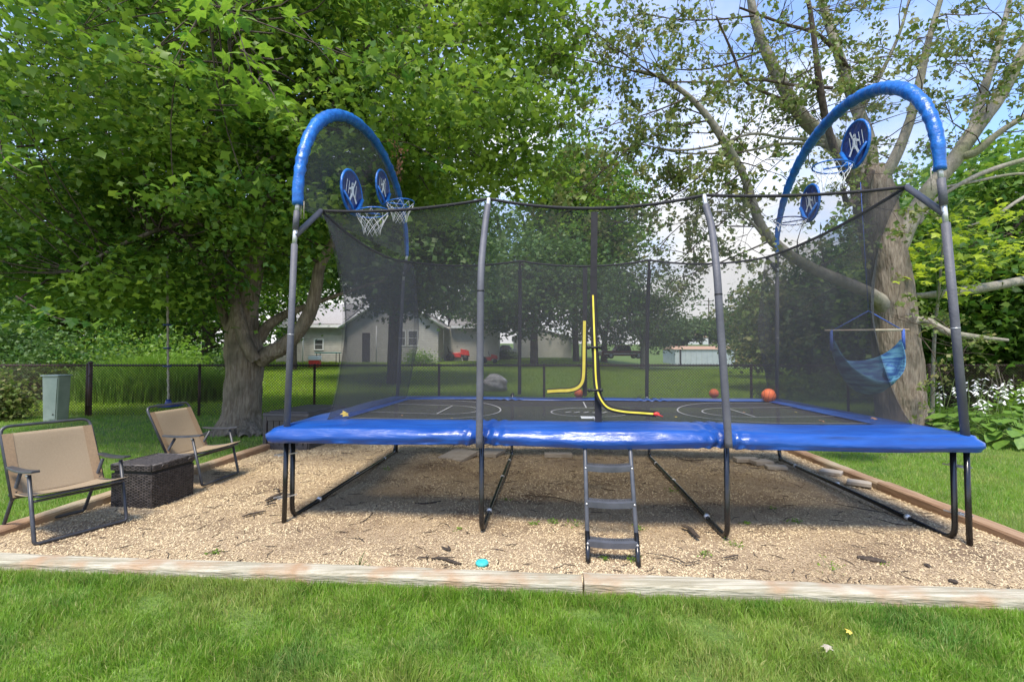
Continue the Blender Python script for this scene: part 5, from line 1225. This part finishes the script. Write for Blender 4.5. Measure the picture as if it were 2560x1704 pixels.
def grow(p, d, ln, r, dep):
    n_ = 4; pts = [p]; q = p.copy(); dd = d.copy()
    for i in range(n_):
        dd = (dd+Vector((random.gauss(0, .20), random.gauss(0, .20), random.gauss(-.01, .17)))).normalized(); q = q+dd*ln/n_; pts.append(q.copy())
    tw.tube(pts, [r*(1-.7*i/n_) for i in range(n_+1)], 4 if r > .006 else 3, cap=False)
    if dep == 0: tips.extend(pts[1:]); return
    for k in range(random.choice((2, 2, 3))):
        j = random.randrange(1, n_+1); nd = (dd+Vector((random.gauss(0, .65), random.gauss(0, .65), random.gauss(0, .45)))).normalized(); grow(pts[j], nd, ln*random.uniform(.45, .75), r*.5, dep-1)
    tips.append(pts[-1])
for pts, rr in segs_:
    cum = 0
    for i in range(2, len(pts)-1):
        cum += (pts[i+1]-pts[i]).length
        if rr[i] < .13 and cum > .28:
            cum = 0; d0 = (pts[i+1]-pts[i]).normalized()
            out = Vector((random.gauss(-.25, .8), random.gauss(-.2, .7), random.gauss(.15, .55))); out = (out-out.dot(d0)*d0*.4).normalized()
            grow(pts[i], out, random.uniform(.6, 1.5), min(.013, rr[i]*.4), 2)
# long hanging whips to the upper left of this tree
for (x0, y0, x1, y1, Y) in ((1720, 240, 1420, 330, 8.0), (1655, 195, 1380, 120, 7.9), (1780, 300, 1480, 470, 8.2), (1820, 370, 1500, 560, 8.3), (1855, 430, 1600, 640, 8.4), (1700, 230, 1450, 40, 8.0), (1885, 40, 1600, 20, 8.5), (1600, 350, 1400, 520, 7.9), (1860, 380, 1640, 500, 8.4), (1930, 600, 1680, 690, 8.5), (1880, 500, 1700, 640, 8.3), (1900, 130, 1500, 90, 8.4)):
    a, b = P(x0, y0, Y), P(x1, y1, Y-.5); pts, rr = wobble(a, b, .018, .005, 9, .05); tw.tube(pts, rr, 5, cap=False)
    for p in pts[2:]:
        for _ in range(2): grow(p, Vector((random.gauss(-.4, .6), random.gauss(0, .6), random.gauss(-.1, .5))).normalized(), random.uniform(.35, .8), .007, 1)
tw.build('twigs', 'bark_dark', e, kind='stuff')
TP = np.array([t for t in tips]); print('tips', len(TP))
sel = RNG.random(len(TP)) < .25; TP = TP[sel]; TPp = in_frame(TP, 80); TP = TP[TPp]
idx = RNG.integers(0, len(TP), 17500); C = TP[idx]+RNG.normal(0, .065, (17500, 3))
leaf_obj('crown', C, .078, 'leaf_o', 'lobed', .5, e, 'stuff')

# ---- generic trees
def tree(name, label, base, top, radii, cen_z, nclump, per, lsize, lm, trunk_r, bm='bark_dark', fork=3, seed=1, kind='oval', group=None, clr=.0, sk=.45, pale=False):
    lsize *= 1.2; per = int(per*1.25); random.seed(seed); rg = np.random.default_rng(seed); b = Vector(base); c0 = b+Vector((0, 0, cen_z))
    e = empty(name, b, label, 'tree', group); mb = MB(); tw = MB(); nd = []
    st = b+Vector((random.gauss(0, .1), 0, max(.6, cen_z-radii[2]*.75)))
    mb.tube(spline([(b.x, b.y, b.z-.3, trunk_r*1.5), (b.x, b.y, b.z+.15*trunk_r*3, trunk_r*1.08), (*b.lerp(st, .5), trunk_r), (*st, trunk_r*.85)], 5)[0], spline([(0, 0, 0, trunk_r*1.5), (0, 0, 1, trunk_r*1.08), (0, 0, 2, trunk_r), (0, 0, 3, trunk_r*.85)], 5)[1], 12, jit=.1)
    for i in range(fork):
        a = 2*pi*i/fork+random.random(); en = c0+Vector((cos(a)*radii[0]*.55, sin(a)*radii[1]*.55, radii[2]*random.uniform(.0, .6)))
        pts, rr = wobble(st, en, trunk_r*.6, trunk_r*.12, 7, .07); mb.tube(pts, rr, 8, cap=False); nd += pts
    en = c0+Vector((0, 0, radii[2]*.7)); pts, rr = wobble(st, en, trunk_r*.7, trunk_r*.1, 8, .03); mb.tube(pts, rr, 8, cap=False); nd += pts
    mb.build('trunk', bm, e); NPd = np.array(nd); CC = []
    for _ in range(nclump):
        d = rg.normal(size=3); d /= np.linalg.norm(d); c = np.array(c0)+np.array(radii)*d*rg.random()**sk
        if c[2] < b.z+clr: continue
        k = int(np.argmin(((NPd-c)**2).sum(1))); pts, rr = wobble(nd[k], Vector(c), trunk_r*.12, trunk_r*.03, 4, .05); tw.tube(pts, rr, 3, cap=False)
        R_ = float(np.mean(radii))*rg.uniform(.13, .24); q = rg.normal(0, 1, (per, 3))*np.array([R_, R_, R_*.5]); CC.append(c+q)
    CC = np.concatenate(CC); CC = CC[in_frame(CC, 50)]
    tw.build('branches', bm, e, kind='stuff')
    leaf_obj('crown', CC, lsize, lm, kind, .7, e, 'stuff', rng=rg); return e
def base(px, Y): x = P(px, 887, Y).x; return (x, Y, float(terr(x, Y)))
tree('shade_tree', 'dark spreading tree with a forked trunk in front of the white house', T(1335, 911), 0, (5.6, 4.2, 3.5), 5.0, 150, 85, .22, 'leaf_d', .25, seed=3, kind='lobed', clr=2.2)
tree('pale_trunk_tree', 'many stemmed tree with pale trunks to the right of the red truck', base(1608, 40), 0, (4.6, 4, 4.0), 5.0, 110, 70, .24, 'leaf_m', .25, 'bark_pale', fork=5, seed=4, clr=1.6)
tree('tall_tree', 'tall bright green tree rising behind the net just left of the sky', base(1440, 36), 0, (5.0, 4.0, 6.6), 9.8, 210, 100, .24, 'leaf_g', .24, seed=5, kind='lobed', clr=3.2)
tree('background_tree', 'dark tree behind the truck, left of the pale trunks', base(1510, 46), 0, (4.6, 4, 4.4), 5.2, 90, 60, .28, 'leaf_m', .3, seed=6, clr=1.5)
tree('background_tree', 'broad tree standing over the ranch house roof', base(1130, 42), 0, (7.5, 5, 6.0), 7.8, 150, 80, .30, 'leaf_m', .4, seed=7, clr=3)
tree('background_tree', 'dense tree beyond the fence at left, behind the maple trunk', base(520, 27), 0, (6.0, 4, 5.0), 5.8, 170, 90, .24, 'leaf_g', .35, seed=8, clr=.8)
tree('background_tree', 'dense tree beyond the fence at the far left edge', base(120, 24), 0, (6.5, 4, 5.2), 5.6, 190, 90, .24, 'leaf_g', .35, seed=9, clr=.6)
tree('background_tree', 'large dark maple in front of the ranch house, seen through the left net', base(985, 20), 0, (4.6, 2.8, 2.9), 5.8, 200, 95, .2, 'leaf_d', .28, seed=18, clr=2.9, kind='lobed')
tree('background_tree', 'wide tree row far behind the rope swing and glowing shrub', base(330, 33), 0, (10, 3, 4.5), 4.2, 230, 90, .3, 'leaf_m', .35, seed=28, clr=.3)
tree('background_tree', 'slim tree in front of the ranch house between the maple trunk and the corner pole', base(735, 27), 0, (2.9, 2.2, 1.9), 5.0, 90, 70, .16, 'leaf_g', .16, seed=19, clr=3.2)
tree('boundary_tree', 'leafy tree beyond the fence seen through the right net panel', base(2030, 19), 0, (3.4, 2.6, 2.3), 2.6, 130, 80, .16, 'leaf_o', .16, seed=10, clr=.5, kind='lobed')
tree('boundary_tree', 'round tree right of the orange cedar fence', base(1925, 27), 0, (2.6, 2.6, 2.5), 3.0, 90, 80, .17, 'leaf_d', .2, seed=11, clr=.7)
tree('boundary_tree', 'dark tree directly behind the thinning maple trunk', base(2170, 17), 0, (2.6, 2.4, 2.8), 2.9, 130, 80, .15, 'leaf_d', .2, seed=12, clr=.3, kind='lobed')
# wall of dense maple foliage on the right
tree('maple_tree', 'dense maple filling the right edge beyond the rusty fence', base(2500, 13.5), 0, (3.9, 2.6, 3.4), 3.9, 230, 95, .15, 'leaf_g', .22, seed=13, clr=.75, kind='lobed', sk=.4)
tree('maple_tree', 'taller maple behind the pale leaning limb at upper right', base(2420, 17), 0, (3.4, 2.4, 3.6), 5.3, 120, 80, .16, 'leaf_g', .22, seed=14, clr=1.0, kind='lobed', sk=.4)
tree('maple_tree', 'shaded maple at the far right, behind the hosta bed', base(2760, 12.3), 0, (2.8, 2.0, 2.4), 2.9, 150, 90, .14, 'leaf_d', .2, seed=15, clr=.4, kind='lobed', sk=.4)
# young yellow green maple in front of it: leaves one can pick out
random.seed(9); rb = P(2330, 1040, 10.0); rb.z = 0
e = empty('young_maple_tree', rb, 'young maple with glowing yellow green leaves beside the right corner pole', 'tree')
mb = MB(); pts, rr = spline([(*rb, .04), (*P(2335, 860, 9.9), .032), (*P(2350, 700, 9.7), .022), (*P(2360, 560, 9.5), .01)], 5); mb.tube(pts, rr, 7); mb.build('trunk', 'bark_pale', e)
a = MB(); a.add([Vector((v[0], v[1]-.1, v[2])) for v in tv_], [tuple(int(i) for i in f) for f in tf_]); ly = a.mesh('maple_leaf', 'leaf_y')
tg = MB(); cnt = 0; CL = []
for (x, y, rx, ry) in ((2370, 540, 90, 40), (2320, 600, 60, 40), (2420, 590, 70, 45), (2300, 680, 40, 30), (2450, 660, 60, 40), (2370, 650, 70, 40), (2500, 540, 50, 30), (2520, 620, 40, 30), (2400, 720, 60, 30)):
    c = P(x, y, 9.3); st_ = pts[random.randrange(6, len(pts))]; tg.tube(wobble(st_, c, .012, .004, 5)[0], [.01, .009, .008, .007, .005, .003], 4, cap=False)
    for i in range(32):
        p = P(x+random.gauss(0, rx*.5), y+random.gauss(0, ry*.55), 9.3+random.gauss(0, .3)); o = bpy.data.objects.new('leaf', ly); COL.objects.link(o); o.parent = e
        o.location = p-Vector(e.location); s = random.uniform(.11, .19); o.scale = (s, s, s); o.rotation_euler = (random.gauss(-.3, .35), random.gauss(0, .35), random.uniform(0, 2*pi))
        tg.tube([c, c.lerp(p, .6)+Vector((0, 0, .03)), p], .002, 3, cap=False)
tg.build('twigs', 'stem', e, kind='stuff')
# thick pale limbs reaching out of the right-hand thicket
for pl_, lab in (([(2620, 690, 11, .10), (2500, 712, 10.6, .10), (2400, 728, 10.2, .095), (2310, 738, 9.9, .06), (2270, 735, 9.7, .02)], 'thick pale fallen limb lying across the thicket behind the right corner pole'),
                 ([(2640, 380, 10.6, .05), (2540, 405, 10.2, .05), (2440, 440, 9.9, .045), (2340, 500, 9.6, .035), (2300, 560, 9.4, .02)], 'upper pale bare limb slanting behind the right arch foot'),
                 ([(2640, 440, 10.6, .035), (2540, 435, 10.2, .03), (2430, 455, 9.9, .028), (2350, 470, 9.6, .02)], 'thin pale bare limb just below the slanting one'),
                 ([(2600, 470, 10.2, .035), (2540, 505, 10., .035), (2480, 545, 9.8, .025), (2420, 565, 9.6, .015)], 'short pale bare limb at the right edge over yellow green leaves')):
    pts, rr = px_poly(pl_, 6); mb = MB(); mb.tube(pts, rr, 12, jit=.08); tag(mb.build('bare_limb', 'bark_pale'), lab, 'branch')
# far treeline
for px, Y, r, h, lab in ((1690, 150, 11, 7.5, 'distant round tree left of the tan roofed house'), (1790, 210, 15, 9, 'distant dark tree line just right of the tan roofed house'), (1880, 150, 12, 10, 'distant tree behind the orange cedar fence'), (2000, 120, 12, 10, 'distant tree farthest right in the gap, behind the net'), (1640, 230, 15, 14, 'farthest tall tree above the red truck')):
    tree('distant_tree', lab, base(px, Y), 0, (r, r, h*.55), h*.6, 90, 45, 1.1, 'leaf_m', .6, seed=px, group='trees on the far horizon')
# shrubs and undergrowth behind the left fence
def shrub(name, label, px, Y, rx, ry, rz, n, s, m, kind='lobed', z0=.1, cat='shrub', gr=None, up=.6):
    b = Vector(base(px, Y)); rg = np.random.default_rng(abs(int(px))); e = empty(name, b, label, cat, gr)
    k = 26; cs = rg.normal(size=(k, 3)); cs /= np.linalg.norm(cs, axis=1)[:, None]; cs = cs*np.array([rx, ry, rz])*(rg.random((k, 1))**.4)*.8; cs[:, 2] = np.abs(cs[:, 2])*1.0+z0
    C = cs[rg.integers(0, k, n)]+rg.normal(0, 1, (n, 3))*np.array([rx, ry, rz])*.17+np.array(b); C[:, 2] = np.maximum(C[:, 2], b.z+.03)
    leaf_obj('foliage', C, s, m, kind, up, e, 'stuff', rng=rg)
    mb = MB(); [mb.tube(wobble(b, Vector(cs[i])+b, .012, .004, 4)[0], .008, 4, cap=False) for i in range(k)]; mb.build('stems', 'bark_dark', e, kind='stuff'); return e
shrub('shrub', 'green shrub spreading over the fence left of the utility box', -10, 10.7, 1.0, .6, 1.05, 3400, .08, 'leaf_o', 'lobed')
shrub('shrub', 'dark bushy shrub behind the fence end at far left', 110, 15, 2.1, 1.2, 2.2, 5000, .12, 'leaf_d')
shrub('shrub', 'dark green shrub behind the left corner fence post', 235, 15, 1.5, 1.1, 1.8, 3600, .11, 'leaf_g')
shrub('shrub', 'bright yellow green shrub glowing behind the rope swing', 440, 17, 1.7, 1.1, 2.0, 4200, .11, 'leaf_b', 'lobed')
shrub('shrub', 'dark conifer like shrub left of the big maple trunk', 545, 17.5, 1.1, .9, 1.7, 2800, .10, 'leaf_d')
shrub('shrub', 'tall dark mass of shrubs behind the fence at left', 20, 18, 3.0, 1.4, 3.2, 7000, .15, 'leaf_d')
shrub('shrub', 'mid green shrub in the gap left of the glowing one', 330, 19, 2.2, 1.4, 2.7, 5600, .14, 'leaf_g')
shrub('shrub', 'clipped bush in front of the silver car', 1262, 40, 1.3, .8, .9, 1500, .14, 'leaf_m')
shrub('shrub', 'soft light bush at the ranch house corner', 1050, 31, 1.6, .8, 1.2, 1500, .14, 'leaf_b', 'oval')
shrub('shrub', 'ivy covered bush under the right boundary trees', 2060, 14.5, 1.8, .9, 1.0, 3200, .09, 'leaf_g')
shrub('shrub', 'dark undergrowth behind the rusty fence on the right', 2440, 13.0, 2.2, .8, 1.5, 5200, .10, 'leaf_d')
shrub('shrub', 'bright leafy bush at the right edge above the hostas', 2570, 9.8, .7, .5, .95, 1600, .08, 'leaf_b')
shrub('sapling', 'small spruce sapling by the fence behind the largest ball', 1908, 12.4, .32, .3, .85, 900, .07, 'leaf_d', 'oval')
shrub('sapling', 'small seedling by the fence right of the yellow zip', 1592, 12.2, .22, .2, .45, 300, .06, 'leaf_d', 'oval')
shrub('shrub', 'leafy growth at the foot of the right maple trunk by the rusty post', 2316, 10.6, .35, .3, .75, 800, .07, 'leaf_b')
# tall ornamental grass clump
n = 9000; b = Vector(base(380, 14.5)); ang = RNG.uniform(0, 2*pi, n); rr = RNG.random(n)**.6; x = b.x+rr*np.cos(ang)*2.3; y = b.y+rr*np.sin(ang)*.8; z = terr(x, y)
h = RNG.uniform(.7, 1.5, n)*(1.15-.4*rr); ly = RNG.uniform(0, 2*pi, n); ln = h*RNG.uniform(.15, .6, n); w = .022; yaw = RNG.uniform(0, pi, n); dx, dy = np.cos(yaw)*w/2, np.sin(yaw)*w/2
V = np.stack([np.stack([x-dx, y-dy, z], -1), np.stack([x+dx, y+dy, z], -1), np.stack([x+dx+np.cos(ly)*ln*.3, y+dy+np.sin(ly)*ln*.3, z+h*.65], -1), np.stack([x-dx+np.cos(ly)*ln*.3, y-dy+np.sin(ly)*ln*.3, z+h*.65], -1), np.stack([x+np.cos(ly)*ln, y+np.sin(ly)*ln, z+h*.95], -1)], 1)
tfb = np.array([[0, 1, 2], [0, 2, 3], [3, 2, 4]])
tag(np_obj('tall_grass', V.reshape(-1, 3), (tfb[None]+(np.arange(n)*5)[:, None, None]).reshape(-1, 3), 'leaf_b', np.repeat(RNG.random(n)*.6, 5), kind='stuff'), 'tall arching green grasses behind the fence and stone edging', 'tall grass')

# ================================================================== HOSTAS with white flowers, right
hv = [(0, 0, 0), (.16, .12, .015), (.30, .34, .04), (.28, .60, .03), (.13, .84, .0), (0, 1.0, -.05), (-.13, .84, .0), (-.28, .60, .03), (-.30, .34, .04), (-.16, .12, .015), (0, .3, -.03), (0, .65, -.03)]
hf = [(0, 1, 10), (1, 2, 10), (2, 3, 11), (2, 11, 10), (3, 4, 11), (4, 5, 11), (5, 6, 11), (6, 7, 11), (7, 8, 11), (8, 10, 11), (8, 9, 10), (9, 0, 10)]
hm_ = MB(); hm_.add([Vector(v) for v in hv], hf, True); hme = hm_.mesh('hosta_leaf', 'hosta'); random.seed(4)
def hosta(px, py, R_, nl, label, fl=3):
    b = G(px, py); e = empty('hosta', b, label, 'hosta', 'hostas below the rusty fence')
    st = MB()
    for i in range(nl):
        a = 2*pi*i*.381966; k = (i+.5)/nl; rad = R_*(.25+.75*k**.7); el = .40*(1-k)+.08
        c = b+Vector((cos(a)*rad*.75, sin(a)*rad*.75, el+random.uniform(-.02, .06))); o = bpy.data.objects.new('leaf', hme); COL.objects.link(o); o.parent = e
        s = random.uniform(.20, .33); o.scale = (s*1.15, s, s); o.rotation_euler = (random.uniform(-.65, -.1)*(.4+k), random.gauss(0, .22), a-pi/2+random.gauss(0, .2)); o.location = c-b
        st.tube([b+Vector((0, 0, .02)), b.lerp(c, .55)+Vector((0, 0, .06)), c], .005, 4, cap=False)
    st.build('stems', 'stem', e, kind='stuff')
    for j in range(fl):
        t = b+Vector((random.uniform(-.35, .35), random.uniform(-.2, .2), random.uniform(.75, 1.02))); s = MB(); s.tube([b+Vector((0, 0, .1)), b.lerp(t, .6)+Vector((random.gauss(0, .03), 0, .05)), t], [.006, .005, .003], 5); sk_ = s.build('flower_stalk', 'stem', e)
        f = MB()
        for q in range(10):
            c = t-Vector((0, 0, random.uniform(0, .30))); a = random.uniform(0, 2*pi); d = Vector((cos(a), sin(a), -.55)).normalized(); L_ = random.uniform(.05, .075); s_ = Vector((-sin(a), cos(a), 0))
            f.add([c, c+d*L_*.5+s_*.010, c+d*L_+s_*.018, c+d*L_*1.1, c+d*L_-s_*.018, c+d*L_*.5-s_*.010, c+d*L_*.7+Vector((0, 0, .014))], [(0, 1, 6), (1, 2, 6), (2, 3, 6), (3, 4, 6), (4, 5, 6), (5, 0, 6)])
        f.build('blossoms', 'white', sk_, kind='stuff')
for a in ((2352, 1082, .55, 26, 'hosta with flower spikes tucked just left of the right corner pole', 4), (2418, 1094, .6, 28, 'hosta directly behind the right corner pole', 4), (2480, 1108, .6, 30, 'large hosta right of the corner pole, nearest the lawn', 3),
          (2556, 1118, .55, 26, 'hosta cut off by the right edge of the photo', 3), (2500, 1072, .55, 22, 'rear hosta with white spikes under the fence at right', 4), (2590, 1076, .5, 20, 'rear hosta at the right end of the bed', 3), (2440, 1060, .5, 18, 'rear hosta between the fence and the corner pole', 4)):
    hosta(*a)
mb = MB(); random.seed(8)
for i in range(14):
    b = G(2520+random.uniform(-20, 60), 1060); mb.tube([b, b+Vector((random.uniform(-.3, 0), 0, .6)), b+Vector((random.uniform(-.7, -.2), random.uniform(-.1, .1), random.uniform(.9, 1.3)))], [.004, .0035, .002], 4)
tag(mb.build('dry_stalks', 'bark_pale', kind='stuff'), 'dry bare stalks leaning above the hostas by the right edge', 'stalks')
# bare scrape and flat stone in the lawn near the right maple
p = G(2160, 1125); mb = MB(); mb.ball(p, .22, 16, 8, (1.2, .8, .12), .08, 3); tag(mb.build('flat_stone', 'slab'), 'flat pinkish stone half sunk in the lawn behind the right timber', 'stone')
